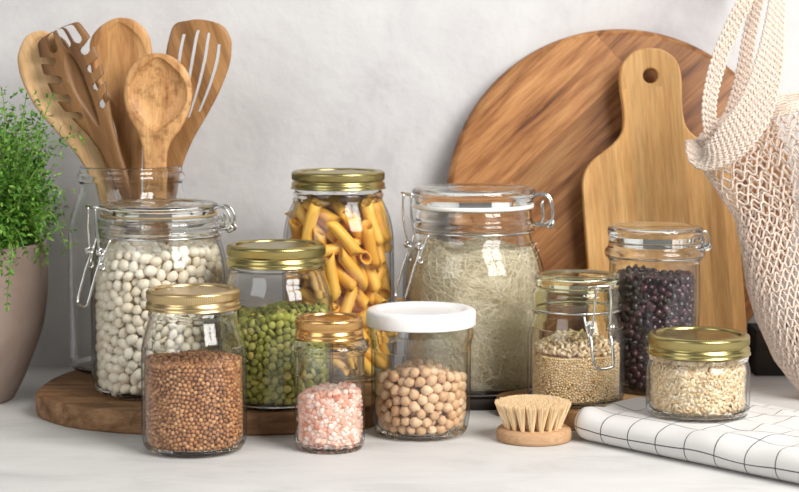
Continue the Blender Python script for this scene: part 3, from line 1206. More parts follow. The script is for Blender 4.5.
for it in range(260):
    S_ = (PC[:, None, :] + PA[:, None, :] * off_[None, :, None]).reshape(-1, 3)
    Dv = S_[:, None, :] - S_[None, :, :]
    l = np.sqrt((Dv * Dv).sum(2)) + 1e-9
    m_ = (l < 2 * PR) & (own[:, None] != own[None, :])
    push = np.where(m_, (2 * PR - l) * 0.5 / l, 0.0)
    acc = (Dv * push[:, :, None]).sum(1) * 0.45
    rl = np.where(S_[:, 2] > zsh, 0.0445 - 0.0085 * np.clip((S_[:, 2] - zsh) / .018, 0, 1), 0.0445) - PR - .0004
    q = np.hypot(S_[:, 0], S_[:, 1]) + 1e-9
    ex = np.clip(q - rl, 0, None)
    acc[:, 0] -= S_[:, 0] / q * ex
    acc[:, 1] -= S_[:, 1] / q * ex
    acc[:, 2] += np.clip(zf + PR + .0004 - S_[:, 2], 0, None) - np.clip(S_[:, 2] - ztop + PR, 0, None)
    acc = acc.reshape(NP, NS, 3)
    PC += acc.sum(1) / (NS * 0.45)
    tq = (acc * off_[None, :, None]).sum(1) / (off_ ** 2).sum()
    PA += tq * 0.9
    PA /= np.linalg.norm(PA, axis=1, keepdims=True)
for i in range(NP):
    q = Vector((0, 0, 1)).rotation_difference(Vector(PA[i])).to_matrix() @ Matrix.Rotation(rg.uniform(0, 6.28), 3, 'Z')
    if src is None:
        src = o = bpy.data.objects.new('penne', pme)
        tag(o, 'ridged yellow penne tube in the tall gold-lidded jar', 'pasta', 'penne tubes in the tall jar')
    else:
        o = src.copy()
    M4 = q.to_4x4()
    M4.translation = Vector((J['x'] + PC[i, 0], J['y'] + PC[i, 1], PC[i, 2]))
    o.matrix_world = M4
    COL.objects.link(o)

# rice noodles
M_NOODLE, nt, N, L, b = new_mat('rice_noodle')
b.inputs['Base Color'].default_value = (0.97, 0.90, 0.72, 1)
b.inputs['Roughness'].default_value = 0.35
tl = N.new('ShaderNodeBsdfTranslucent')
tl.inputs[0].default_value = (0.97, 0.88, 0.64, 1)
ms = N.new('ShaderNodeMixShader')
ms.inputs[0].default_value = 0.22
L.new(b.outputs[0], ms.inputs[1])
L.new(tl.outputs[0], ms.inputs[2])
L.new(ms.outputs[0], N['Material Output'].inputs[0])
J = JARS['noodle']
rg = np.random.default_rng(31)
parts = []
zf, zt = J['floor'], ZAT(252, J['d'])
RJ = 0.0560
for k in range(2700):
    a = rg.uniform(0, 2 * pi)
    q = RJ * math.sqrt(rg.uniform(0.25, 1))
    p = np.array([q * cos(a), q * sin(a), zf + .001 + (zt + .006 - zf) * rg.uniform(0, 1) ** 1.15])
    d = rg.normal(size=3)
    d[2] = d[2] * 1.15
    d /= np.linalg.norm(d)
    cv = rg.normal(size=3) * 0.24
    pts = []
    for s in range(13):
        pts.append(p.copy())
        cv = cv * 0.92 + rg.normal(size=3) * 0.09
        d = d + cv * 0.55
        d /= np.linalg.norm(d)
        p = p + d * 0.0062
        h = math.hypot(p[0], p[1])
        RZ = min(RJ, float(np.interp(p[2], J['inz'], J['inr'])) - 0.0012)
        if h > RZ:
            p[0] *= RZ / h
            p[1] *= RZ / h
            d[0] -= p[0] / RJ * .6
            d[1] -= p[1] / RJ * .6
            h = RZ
        top = zt + 0.009 * (1 - (h / RJ) ** 2) + 0.004 * sin(p[0] * 120) + rg.uniform(0, .004)
        if p[2] > top:
            p[2] = top
            d[2] = -abs(d[2]) * .5
        if p[2] < zf + .0012:
            p[2] = zf + .0012
            d[2] = abs(d[2])
    parts.append(tube(pts, 0.00026, 3))
def rfc(k, i, r):
    return r * (1 + 0.05 * sin(i * .9 + k) + 0.04 * sin(i * 2.3 + k * 2))


parts.append(lathe([(0, zf + .002), (0.038, zf + .002), (0.0475, zf + .012), (0.0495, zf + .03), (0.0495, zf + .05), (0.048, zf + .07), (0.044, zt - .012), (0.03, zt - .004), (0, zt - .001)], 64, rfun=rfc))  # hidden core added to brighten the depth between the noodle strands
V, Fc = join(parts)
V = np.array(V) + np.array([J['x'], J['y'], 0])
o = mesh_obj('rice_noodles', V, Fc, M_NOODLE)
tag(o, 'tangle of fine pale rice noodles in the big swing-top jar', 'noodles', kind='stuff')


# ================================================================== wooden utensils
def utensil(name, label, rows_px, d, th, mat, bowl=None, mask=None, lean=0.0, nt=45, per=12, crown=0.0, tip=0.02, tipn=2.0, n=150):
    """A flat carved tool: rows (u, v, half width px) from the head's tip to the handle's end."""
    R = catmull(rows_px, per)
    R0 = np.array([list(r) for r in R])
    u_ = np.linspace(0, 1, len(R0))
    w_ = np.linspace(0, 1, n) ** 1.45
    R = np.stack([np.interp(w_, u_, R0[:, k]) for k in range(3)], 1)
    C = [PT(r[0], r[1], d) for r in R]
    C = np.array([[c.x, c.z] for c in C])
    W = np.array([max(0.3, r[2]) / F * d for r in R])
    T = np.gradient(C, axis=0)
    T /= np.linalg.norm(T, axis=1, keepdims=True)
    Nn = np.stack([-T[:, 1], T[:, 0]], 1)
    if Nn[n // 2, 0] < 0:
        Nn = -Nn
    S = np.concatenate([[0], np.cumsum(np.linalg.norm(np.diff(C, axis=0), axis=1))])
    W = W * (1 - (1 - np.clip((S + 0.00003) / tip, 0, 1)) ** tipn) ** (1 / tipn)
    ts = np.linspace(-1, 1, nt)
    FV = np.zeros((n, nt, 3))
    BV = np.zeros((n, nt, 3))
    zmid = C[0, 1]
    for i in range(n):
        for j, t in enumerate(ts):
            x = C[i, 0] + Nn[i, 0] * W[i] * t
            z = C[i, 1] + Nn[i, 1] * W[i] * t
            e = th * 0.5 * (1 - abs(t) ** 6) ** 0.5 * 0.8 + th * 0.1
            y = d + lean * (C[i, 1] - C[-1, 1])
            fy, by = y - e, y + e
            if bowl:
                s0, sl, dep, wf = bowl
                s0 *= 1
                rho = math.sqrt(((S[i] - s0) / sl) ** 2 + (t / wf) ** 2)
                if rho < 1:
                    k = dep * min(1.0, (1 - rho ** 2) * 1.3) ** 0.55
                    fy += k
                    by += k * 0.9
            fy += crown * (t * t) * (1 if S[i] < 0.09 else 0)
            FV[i, j] = (x, fy, z)
            BV[i, j] = (x, by, z)
    keep = np.ones((n - 1, nt - 1), bool)
    if mask:
        for i in range(n - 1):
            for j in range(nt - 1):
                keep[i, j] = mask((S[i] + S[i + 1]) / 2, (ts[j] + ts[j + 1]) / 2)
    idf = lambda i, j: i * nt + j
    idb = lambda i, j: n * nt + i * nt + j
    V = np.vstack([FV.reshape(-1, 3), BV.reshape(-1, 3)])
    Fc = []
    for i in range(n - 1):
        for j in range(nt - 1):
            if not keep[i, j]:
                continue
            Fc.append((idf(i, j), idf(i + 1, j), idf(i + 1, j + 1), idf(i, j + 1)))
            Fc.append((idb(i, j), idb(i, j + 1), idb(i + 1, j + 1), idb(i + 1, j)))
            if j == 0 or not keep[i, j - 1]:
                Fc.append((idf(i, j), idb(i, j), idb(i + 1, j), idf(i + 1, j)))
            if j == nt - 2 or not keep[i, j + 1]:
                Fc.append((idf(i, j + 1), idf(i + 1, j + 1), idb(i + 1, j + 1), idb(i, j + 1)))
            if i == 0 or not keep[i - 1, j]:
                Fc.append((idf(i, j), idf(i, j + 1), idb(i, j + 1), idb(i, j)))
            if i == n - 2 or not keep[i + 1, j]:
                Fc.append((idf(i + 1, j), idb(i + 1, j), idb(i + 1, j + 1), idf(i + 1, j + 1)))
    c = np.array([C[n // 2, 0], d, C[n // 2, 1]])
    used = sorted(set(k for f in Fc for k in f))
    mp = {k: i for i, k in enumerate(used)}
    o = mesh_obj(name, V[used] - c, [tuple(mp[k] for k in f) for f in Fc], mat, loc=tuple(c))
    me = o.data
    for p in me.polygons:
        p.use_smooth = True
    try:
        me.set_sharp_from_angle(angle=radians(50))
    except Exception:
        pass
    tag(o, label, 'utensil')
    return o


ZB = 0.030
VB = 352
W_LIGHT = wood('beech_wood', [(0.3, (0.62, 0.36, 0.16)), (0.5, (0.76, 0.48, 0.24)), (0.75, (0.84, 0.57, 0.31))], stretch=(1, 1, 8), scale=70, rough=0.5, rot=(0, radians(20), 0))
W_MID = wood('olive_wood', [(0.25, (0.30, 0.135, 0.045)), (0.45, (0.50, 0.25, 0.092)), (0.6, (0.62, 0.34, 0.135)), (0.8, (0.71, 0.43, 0.19))], stretch=(1, 1, 10), scale=75, rough=0.45)
W_SPOT = wood('flecked_wood', [(0.28, (0.32, 0.13, 0.045)), (0.46, (0.56, 0.29, 0.115)), (0.6, (0.68, 0.38, 0.16)), (0.8, (0.75, 0.46, 0.21))], stretch=(1, 1, 6), scale=95, rough=0.45, knots=0.6)
W_DARK = wood('acacia_wood', [(0.25, (0.14, 0.062, 0.020)), (0.45, (0.27, 0.13, 0.044)), (0.6, (0.38, 0.195, 0.072)), (0.8, (0.48, 0.27, 0.11))], stretch=(1, 1, 10), scale=70, rough=0.45, rot=(0, radians(20), 0))

W_SERVER = wood('walnut_wood', [(0.25, (0.085, 0.036, 0.012)), (0.45, (0.165, 0.076, 0.026)), (0.6, (0.235, 0.115, 0.041)), (0.8, (0.32, 0.17, 0.065))], stretch=(1, 1, 10), scale=70, rough=0.45, rot=(0, radians(20), 0))
utensil('wooden_spatula', 'pale beech spatula with a broad shallow head, leftmost in the utensil jar',
        [(39, 31, 24), (40, 38, 25), (43, 50, 26.5), (48, 70, 28), (57, 95, 25), (70, 120, 18.5), (85, 145, 13), (97, 168, 10), (107, 195, 8.5), (114, 260, 8), (119, VB, 7)],
        1.5345, 0.0060, W_LIGHT, bowl=(0.047, 0.042, 0.0028, 0.84), tip=0.022)


def server_mask(s, t):
    if s < 0.030:
        for c in (-0.40, 0.12, 0.55):
            if abs(t - c) * 0.024 < 0.0040 and s < 0.0135:
                return False
            if math.hypot((t - c) * 0.024, s - 0.0135) < 0.0040:
                return False
    for k, sk in enumerate((0.024, 0.0405, 0.057, 0.0735)):
        for sg in (-1, 1):
            tt = t * sg
            if tt > 0.60 and abs(s + (tt - .6) * 0.012 - sk) < 0.0036:
                return False
            if math.hypot((tt - 0.60) * 0.024, s - sk) < 0.0036:
                return False
    return True


utensil('spaghetti_server', 'dark wooden spaghetti server with a toothed head in the utensil jar',
        [(57, 30, 22), (61, 38, 25), (67, 52, 28), (74, 72, 29), (82, 92, 26), (92, 112, 20), (102, 132, 13.5), (112, 155, 9.5), (122, 185, 8), (131, 240, 7.5), (139, VB, 7)],
        1.5220, 0.0065, W_SERVER, mask=server_mask, nt=81, n=260, bowl=(0.055, 0.034, 0.0028, 0.30), tip=0.004, tipn=3)
utensil('wooden_spoon', 'big olive wood spoon behind the others in the utensil jar, at the back',
        [(118, 18, 27), (119, 25, 28), (120, 36, 29.5), (121, 55, 31), (122, 75, 29), (124, 95, 22), (127, 115, 15), (130, 140, 12), (131, 165, 11), (132, 230, 9), (133, VB, 8)],
        1.5430, 0.0055, W_MID, bowl=(0.042, 0.0385, 0.0032, 0.86), tip=0.022)


def slot_mask(s, t):
    for c, a, b_ in ((-0.56, .016, .080), (-0.17, .010, .085), (0.22, .010, .085), (0.60, .018, .078)):
        if a < s < b_ and abs(t - c) < 0.058:
            return False
    return True


utensil('slotted_turner', 'dark wooden turner with long slots, rightmost in the utensil jar',
        [(205, 20, 27), (204, 27, 29), (201, 40, 31), (198, 58, 32), (193, 83, 28), (187, 108, 21.5), (180, 133, 15), (174, 160, 10), (169, 190, 8), (160, 255, 7.5), (152, VB, 7)],
        1.5365, 0.0060, W_DARK, mask=slot_mask, nt=70, n=220, tip=0.016, tipn=2.3)
utensil('wooden_spoon', 'flecked wooden spoon with a deep round bowl, foremost in the utensil jar',
        [(158, 53, 31), (158, 60, 31.5), (158, 67, 32), (158, 80, 33), (158, 97, 34), (157.5, 112, 31), (157, 125, 25), (156, 136, 18), (155.5, 147, 13.5), (155, 160, 12), (154.5, 195, 11.5),
         (151, 250, 9), (146, VB, 8)],
        1.5140, 0.0060, W_SPOT, bowl=(0.0345, 0.0310, 0.0062, 0.86), tip=0.027, nt=61)

# ================================================================== boards leaning on the wall
BRD = wood('acacia_board_wood', [(0.3, (0.11, 0.036, 0.010)), (0.43, (0.29, 0.115, 0.036)), (0.55, (0.44, 0.20, 0.070)), (0.72, (0.58, 0.31, 0.125))],
           rot=(0, radians(-47), 0), stretch=(1, 1, 12), scale=105, rough=0.5, plank=(0.062, 0.235), tone=0.30, loc=(0.02, 0, 0.06))
RB = 0.1585
TH = 0.017
yb_ = 1.578
tilt = math.asin((WALL - 0.0012 - TH - yb_) / (2 * RB * 0.985))
V, Fc = lathe([(0, -TH / 2), (RB - 0.007, -TH / 2), (RB - 0.0055, -TH / 2 + .0004), (RB - .0015, -TH / 2 + 0.005), (RB, -TH / 2 + 0.0075), (RB, TH / 2 - 0.002), (RB - 0.002, TH / 2), (0, TH / 2)], 160)
V = [(x, z, y) for x, y, z in V]          # disc facing -Y
o = mesh_obj('round_cutting_board', V, Fc, BRD)
o.data.set_sharp_from_angle(angle=radians(35))
cxb = XAT(621, 1.605, 0.16)
o.rotation_euler = (-tilt, 0, 0)
zc_ = RB * cos(tilt) + TH / 2 * sin(tilt) + 0.0003
o.location = (cxb, yb_ + TH / 2 * cos(tilt) + RB * sin(tilt), zc_)
tag(o, 'large round dark wooden board leaning on the wall behind the paddle board', 'board')

# paddle board (bamboo)
BAM = wood('bamboo_board_wood', [(0.25, (0.56, 0.285, 0.095)), (0.45, (0.73, 0.41, 0.15)), (0.62, (0.83, 0.505, 0.205)), (0.85, (0.89, 0.60, 0.28))],
           stretch=(1, 1, 14), scale=85, rough=0.45, plank=(0.0155, 3.0), tone=0.26, loc=(0.006, 0, 1.9))
d_p = 1.572
ds = d_p / F
hole = (0.0, 0.0)
# outline in the board's own plane: origin at the hole, s across, t downwards (metres from px)
half = [(0, -26.5), (11, -24.8), (20, -19.5), (26.5, -11), (29, 0), (29, 14), (28, 30), (28.5, 44), (31, 55), (38, 64), (50, 73), (62, 81), (70, 90), (74, 101), (75, 116), (75.5, 180), (75.5, 250), (75, 283), (72, 295), (63, 303), (50, 305)]
hs = [tuple(p) for p in catmull(half, 4)]
outl = [(a * ds, -b * ds) for a, b in hs] + [(-a * ds, -b * ds) for a, b in reversed(hs[1:])]
cu = bpy.data.curves.new('paddle_curve', 'CURVE')
cu.dimensions = '2D'
cu.fill_mode = 'BOTH'
cu.extrude = 0.0048
cu.bevel_depth = 0.0016
cu.bevel_resolution = 2
for loop in (outl, [(9.3 * ds * cos(a), 9.3 * ds * sin(a)) for a in [2 * pi * i / 28 for i in range(28)]]):
    sp = cu.splines.new('POLY')
    sp.points.add(len(loop) - 1)
    for q, (a, b) in zip(sp.points, loop):
        q.co = (a, b, 0, 1)
    sp.use_cyclic_u = True
tmp = bpy.data.objects.new('tmp', cu)
COL.objects.link(tmp)
dg = bpy.context.evaluated_depsgraph_get()
me = bpy.data.meshes.new_from_object(tmp.evaluated_get(dg))
bpy.data.objects.remove(tmp)
me.transform(Matrix.Rotation(radians(90), 4, 'X'))
me.materials.clear()
me.materials.append(BAM)
o = bpy.data.objects.new('paddle_board', me)
COL.objects.link(o)
roll = radians(4.3)
t2 = radians(6.6)
hz = 0.0
lowest = min((-sin(roll) * a * 1 + cos(roll) * b) for a, b in outl)
Lp = -lowest * cos(t2)
hz = Lp + 0.0012
M4 = Matrix.Rotation(-t2, 4, 'X') @ Matrix.Rotation(-roll, 4, 'Y')
# bottom corner rests in front of the round board
zb_low = -lowest
y_hole = (1.5775 - 0.0135) + zb_low * sin(t2)
M4.translation = Vector((XAT(649.5, y_hole, hz), y_hole, hz))
o.matrix_world = M4
tag(o, 'pale bamboo paddle board with a hole in its handle, leaning on the round board', 'board')

o = box('dark_block_filler', 0.325, 0.56, 1.598, WALL - .002, 0.0, 0.042, M_DARK_FILLER)  # added dark box standing in for a near-black area below the bag
tag(o, 'added low dark block filling the near-black area against the wall under the crochet bag', 'block')

# ================================================================== towel
TH_T = 0.0215
A0 = np.array([0.1235, 1.3265])       # left corner on the worktop
LA, LB = 0.30, 0.148
M_TOWEL, nt, N, L, b = new_mat('checked_linen')
uvn = N.new('ShaderNodeUVMap')
sx = N.new('ShaderNodeSeparateXYZ')
wn = N.new('ShaderNodeTexNoise')
wn.inputs['Scale'].default_value = 14
va = N.new('ShaderNodeVectorMath')
va.operation = 'MULTIPLY_ADD'
va.inputs[1].default_value = (0.004, 0.004, 0)
L.new(uvn.outputs[0], wn.inputs['Vector'])
L.new(wn.outputs['Color'], va.inputs[0])
L.new(uvn.outputs[0], va.inputs[2])
L.new(va.outputs[0], sx.inputs[0])
outs = []
for ax, off in (('X', 0.012), ('Y', 0.0105)):
    a1 = N.new('ShaderNodeMath')
    a1.operation = 'ADD'
    a1.inputs[1].default_value = off
    L.new(sx.outputs[ax], a1.inputs[0])
    a2 = N.new('ShaderNodeMath')
    a2.operation = 'PINGPONG'
    a2.inputs[1].default_value = 0.0130
    L.new(a1.outputs[0], a2.inputs[0])
    a3 = N.new('ShaderNodeMath')
    a3.operation = 'LESS_THAN'
    a3.inputs[1].default_value = 0.00045
    L.new(a2.outputs[0], a3.inputs[0])
    outs.append(a3.outputs[0])
mxm = N.new('ShaderNodeMath')
mxm.operation = 'MAXIMUM'
L.new(outs[0], mxm.inputs[0])
L.new(outs[1], mxm.inputs[1])
mc = N.new('ShaderNodeMixRGB')
mc.inputs[1].default_value = (0.67, 0.66, 0.645, 1)
mc.inputs[2].default_value = (0.045, 0.045, 0.055, 1)
L.new(mxm.outputs[0], mc.inputs[0])
L.new(mc.outputs[0], b.inputs['Base Color'])
b.inputs['Roughness'].default_value = 0.9
b.inputs['Sheen Weight'].default_value = 0.2
wv = N.new('ShaderNodeTexNoise')
wv.inputs['Scale'].default_value = 900
L.new(uvn.outputs[0], wv.inputs['Vector'])
bp = N.new('ShaderNodeBump')
bp.inputs['Strength'].default_value = 0.3
bp.inputs['Distance'].default_value = 0.0005
L.new(wv.outputs['Fac'], bp.inputs['Height'])
L.new(bp.outputs[0], b.inputs['Normal'])

JO = JARS['oats']


def towel_layer(z0, z1, inset, na=90):
    """One folded slab of cloth: cross-section runs from the back underside, round the front fold, over the top to the back."""
    h = z1 - z0
    sec = []
    nb = 34
    for k in range(6):
        sec.append((LB - inset * .5 - k * (LB - inset - h * .5) / 6, 0.0))
    for k in range(13):
        a = -pi / 2 - pi * k / 12
        sec.append((inset + h * .5 + h * .5 * cos(a), h * .5 + h * .5 * sin(a)))
    for k in range(1, nb + 1):
        sec.append((inset + h * .5 + k * (LB - inset - h * .5 - inset * .5) / nb, h))
    V, UV = [], []
    s = [0.0]
    for p, q in zip(sec[:-1], sec[1:]):
        s.append(s[-1] + math.hypot(q[0] - p[0], q[1] - p[1]))
    s0 = s[5]
    aa = [inset + LA * (k / na) ** 1.0 for k in range(na + 1)]
    for i, a in enumerate(aa):
        e = min(1.0, (a - inset) / 0.017)
        e = math.sqrt(max(0.0, 1 - (1 - e) ** 2))
        for (bb, zz), ss in zip(sec, s):
            w = zz / h
            zc0 = 0.42 * h
            z = zc0 + (zz - zc0) * (0.10 + 0.90 * e)
            rc = 0.022
            ins = rc - math.sqrt(max(0.0, rc * rc - (rc - min(rc, a)) ** 2))
            bb = ins + bb * (LB - 1.6 * ins) / LB
            x = A0 + E1 * a + E2 * bb
            nz = noise.noise(Vector((a * 28, bb * 34, 3.1))) * 0.0042 + noise.noise(Vector((a * 9, bb * 60, 8.0))) * 0.0034
            nz += 0.0026 * math.exp(-((bb - 0.012) / 0.012) ** 2) * sin(a * 60)*0.35
            dj = math.hypot(x[0] - JO['x'], x[1] - JO['y'])
            flat = min(1.0, max(0.0, (dj - 0.036) / 0.016))
            z += nz * w * flat * e - (0.0) * w
            if w > .8 and dj < 0.045:
                z = min(z, z1 - z0)
            droop = 0.006 * max(0.0, (bb - 0.10) / 0.05) ** 1.5 * w * flat
            V.append((x[0], x[1], max(0.0004, z0 + z - droop)))
            UV.append((a, ss - s0))
    m = len(sec)
    Fc = []
    for i in range(na):
        for j in range(m - 1):
            Fc.append((i * m + j, (i + 1) * m + j, (i + 1) * m + j + 1, i * m + j + 1))
        Fc.append((i * m + m - 1, (i + 1) * m + m - 1, (i + 1) * m, i * m))
    Fc.append(tuple(range(m - 1, -1, -1)))
    Fc.append(tuple(na * m + j for j in range(m)))
    return V, Fc, UV


V, Fc, UV = towel_layer(0.0005, TZ - 0.0002, 0.0)
o = mesh_obj('kitchen_towel', V, Fc, M_TOWEL, uvs=UV)
tag(o, 'folded white linen towel with a thin black check under the oat jar', 'towel')

# ================================================================== bristle brush
M_BRIST = varied('pale_bristle', [(0, (0.80, 0.60, 0.34)), (0.5, (0.90, 0.73, 0.47)), (1, (0.95, 0.83, 0.62))], 0.5)
WOOD_BR = wood('brush_wood', [(0.3, (0.36, 0.20, 0.10)), (0.5, (0.50, 0.30, 0.16)), (0.75, (0.58, 0.38, 0.22))], rot=(0, radians(90), 0), stretch=(1, 1, 8), scale=80, rough=0.55)
bx, by = XAT(534, 1.325, 0), 1.325
R = empty('bristle_brush', (bx, by, 0), 'round wooden brush with pale natural bristles lying left of the towel', 'brush')
hx, hy, hb = 0.0285, 0.0262, 0.0098
V, Fc = [], []
ring = [(0.93, 0.0), (0.985, 0.001), (1.0, 0.003), (1.0, hb - .0032), (0.985, hb - .0012), (0.94, hb)]
seg = 72
for s, z in ring:
    for i in range(seg):
        a = 2 * pi * i / seg
        V.append((hx * s * cos(a), hy * s * sin(a), z))
for k in range(len(ring) - 1):
    for i in range(seg):
        j = (i + 1) % seg
        Fc.append((k * seg + i, k * seg + j, (k + 1) * seg + j, (k + 1) * seg + i))
Fc.append(tuple(range(seg - 1, -1, -1)))
Fc.append(tuple((len(ring) - 1) * seg + i for i in range(seg)))
mesh_obj('wooden_base', V, Fc, WOOD_BR, R)
rg = np.random.default_rng(5)
parts = []
for k in range(120):
    a, q = rg.uniform(0, 6.28), math.sqrt(rg.uniform(0, 1))
    b0 = np.array([0.0013 * q * cos(a), 0.0013 * q * sin(a), 0])
    tp = np.array([0.0045 * q * cos(a) + rg.normal() * .0003, 0.0045 * q * sin(a) + rg.normal() * .0003, 0.0212 + rg.uniform(-.0008, .0006)])
    parts.append(tube([b0, b0 * .45 + tp * .55 + rg.normal(size=3) * .0001, tp], 0.00028, 4, taper=[1, 1, .8]))
TV, TF = join(parts)
tme = bpy.data.meshes.new('bristle_tuft')
tme.from_pydata(TV, [], TF)
tme.materials.append(M_BRIST)
tsrc = None
spots = [(0, 0)]
for (fr, n) in ((0.24, 6), (0.47, 12), (0.70, 18)):
    for i in range(n):
        a = 2 * pi * (i + fr) / n - pi / 2
        spots.append((fr * cos(a), fr * sin(a)))
for (fx, fy) in spots:
    o = bpy.data.objects.new('bristle_tuft', tme) if tsrc is None else tsrc.copy()
    if tsrc is None:
        tsrc = o
    COL.objects.link(o)
    o.parent = R
    o.location = (hx * fx - .001, hy * fy, hb - 0.0004)
    o.rotation_euler = (-fy * 0.33, fx * 0.33, rg.uniform(0, 6.28) * 0)

# ================================================================== potted herb
px, py = XAT(-46, 1.487, 0.05), 1.487
M_POT = plaster('taupe_ceramic', [(0.3, (0.25, 0.185, 0.15)), (0.55, (0.315, 0.24, 0.20)), (0.8, (0.37, 0.29, 0.245))], 14, 0.15, rough=0.7)
M_SOIL = simple('potting_soil', (0.03, 0.02, 0.013), 0.95)
R = empty('potted_herb', (px, py, 0), 'bushy green herb in a rounded taupe pot at the left edge', 'plant')
sc = 1.5 / F
pp = [(58, 398), (62, 391), (70, 375), (79, 353), (88, 328), (92.5, 300), (94, 275), (93.5, 250), (93, 243)]
prof = [(h * sc, max(0.0003, ZAT(v, py))) for h, v in pp]
prof = [(0, 0.0003), (52 * sc, 0.0003)] + [tuple(p) for p in catmull(prof, 4)]
zr = prof[-1][1]
prof += [(91.5 * sc, zr + .001), (90 * sc, zr), (89 * sc, zr - 0.02), (0, zr - .02)]
V, Fc = lathe(prof, 96)
mesh_obj('pot', V, Fc, M_POT, R)
V, Fc = lathe([(0, zr - .0195), (88.5 * sc, zr - .0195), (88 * sc, zr - .010), (0, zr - .008)], 48)
mesh_obj('soil', V, Fc, M_SOIL, R)
M_LEAF = varied('herb_leaf', [(0, (0.04, 0.12, 0.012)), (0.4, (0.085, 0.23, 0.022)), (0.8, (0.16, 0.34, 0.04)), (1, (0.26, 0.45, 0.075))], 0.5)
M_STEM = simple('herb_stem', (0.16, 0.28, 0.05), 0.6)
LV = np.array([(0, 0, 0), (0.30, 0.42, 0.05), (0.30, -0.42, 0.05), (0.68, 0.40, 0.02), (0.68, -0.40, 0.02), (1.0, 0, -0.08), (0.34, 0, -0.03), (0.7, 0, -0.05)])
LF = [(0, 6, 1), (0, 2, 6), (6, 7, 3, 1), (6, 2, 4, 7), (7, 5, 3), (7, 4, 5)]
rg = np.random.default_rng(77)
leafV, leafF, stems = [], [], []
nl = 0


def add_leaf(p, d, size):
    global nl
    d = d / np.linalg.norm(d)
    up = np.array([0, 0, 1.0]) + rg.normal(size=3) * .5
    s = np.cross(up, d)
    s /= np.linalg.norm(s) + 1e-9
    n = np.cross(d, s)
    Mx = np.stack([d * size, s * size * 0.5, n * size * .6], 0)
    leafV.append(LV @ Mx + p)
    leafF.extend([tuple(k + nl for k in f) for f in LF])
    nl += len(LV)


def sprig(pts, size=0.0078, step=0.0034, side=True):
    C = np.array([list(q) for q in catmull(pts, 8)])
    stems.append(tube(C, 0.00065, 5, taper=np.linspace(1.2, .6, len(C))))
    S = np.concatenate([[0], np.cumsum(np.linalg.norm(np.diff(C, axis=0), axis=1))])
    s = S[-1] * 0.18
    a = rg.uniform(0, 6.28)
    while s < S[-1]:
        i = min(len(C) - 2, int(np.searchsorted(S, s)) - 1)
        i = max(0, i)
        p = C[i]
        t = C[i + 1] - C[i]
        t /= np.linalg.norm(t) + 1e-9
        u = np.cross(t, [0.3, 0.4, .86])
        u /= np.linalg.norm(u) + 1e-9
        w = np.cross(t, u)
        for k in range(2):
            ph = a + k * pi
            dd = (u * cos(ph) + w * sin(ph)) * .9 + t * .55
            f = 1 - 0.35 * (s / S[-1])
            add_leaf(p, dd, size * f * rg.uniform(.75, 1.15))
            if side and rg.random() < .7:
                dd2 = dd / np.linalg.norm(dd)
                q = p + dd2 * 0.007
                for m in range(3):
                    add_leaf(q + dd2 * .002 * m, dd2 * .6 + rg.normal(size=3) * .5, size * .7 * rg.uniform(.7, 1.1))
        a += 1.55
        s += step * rg.uniform(.8, 1.2)
    add_leaf(C[-1], C[-1] - C[-2], size * .7)
    add_leaf(C[-1], C[-1] - C[-2] + rg.normal(size=3) * .001, size * .6)


ctr = np.array([px, py, zr])
zs = zr - .012
for k in range(300):
    a = rg.uniform(0, 2 * pi)
    q = 0.066 * math.sqrt(rg.uniform(0, 1))
    base = np.array([px + q * cos(a), py + q * sin(a), zs])
    el = rg.uniform(0.05, 1.0)
    out = rg.uniform(.3, 1.0)
    hgt = rg.uniform(0.03, 0.122) * (1 - 0.28 * (q / .066) ** 2)
    sp = (q + 0.030 * out) * (1.0 if hgt > .05 else 1.08)
    tip = np.array([min(px + 0.082, px + sp * cos(a) + rg.normal() * .008), min(py + sp * sin(a) * .95 + rg.normal() * .008, WALL - .02), zr + hgt])
    if k % 6 == 0:
        a = rg.uniform(-2.6, -0.1)
        sp = rg.uniform(.078, .098)
        base = np.array([px + .05 * cos(a), py + .05 * sin(a), zs])
        tip = np.array([min(px + .084, px + sp * cos(a)), py + sp * sin(a), zr + rg.uniform(-.012, .03)])
        hgt = .14
    mid = base * .5 + tip * .5 + np.array([rg.normal() * .006, rg.normal() * .006, hgt * .18])
    sprig([base, mid, tip])
for pts in (((14, 210), (33, 150), (46, 112), (52, 97)), ((12, 215), (32, 176), (55, 148), (77, 133)), ((30, 225), (48, 212), (58, 224), (66, 250)),
            ((5, 235), (12, 250), (9, 280), (7, 306)), ((10, 200), (20, 140), (24, 110), (26, 98)), ((20, 200), (48, 185), (60, 190), (63, 196)), ((0, 200), (5, 130), (4, 104), (2, 92))):
    dd = 1.43 if pts[0] == (5, 235) else 1.43
    lst = [np.array(PT(u, v, dd - (.0 if k else -.02))) for k, (u, v) in enumerate(pts)]
    if pts[0] == (5, 235):
        lst = [np.array(PT(u, v, dd_)) for (u, v), dd_ in zip(pts, (1.44, 1.402, 1.399, 1.401))]
    sprig(lst, size=0.0072, step=0.0058, side=pts[0] != (5, 235))
V = np.vstack(leafV) - np.array([px, py, 0])
mesh_obj('foliage', V, leafF, M_LEAF, R)
V, Fc = join(stems)
mesh_obj('stems', np.array(V) - np.array([px, py, 0]), Fc, M_STEM, R)

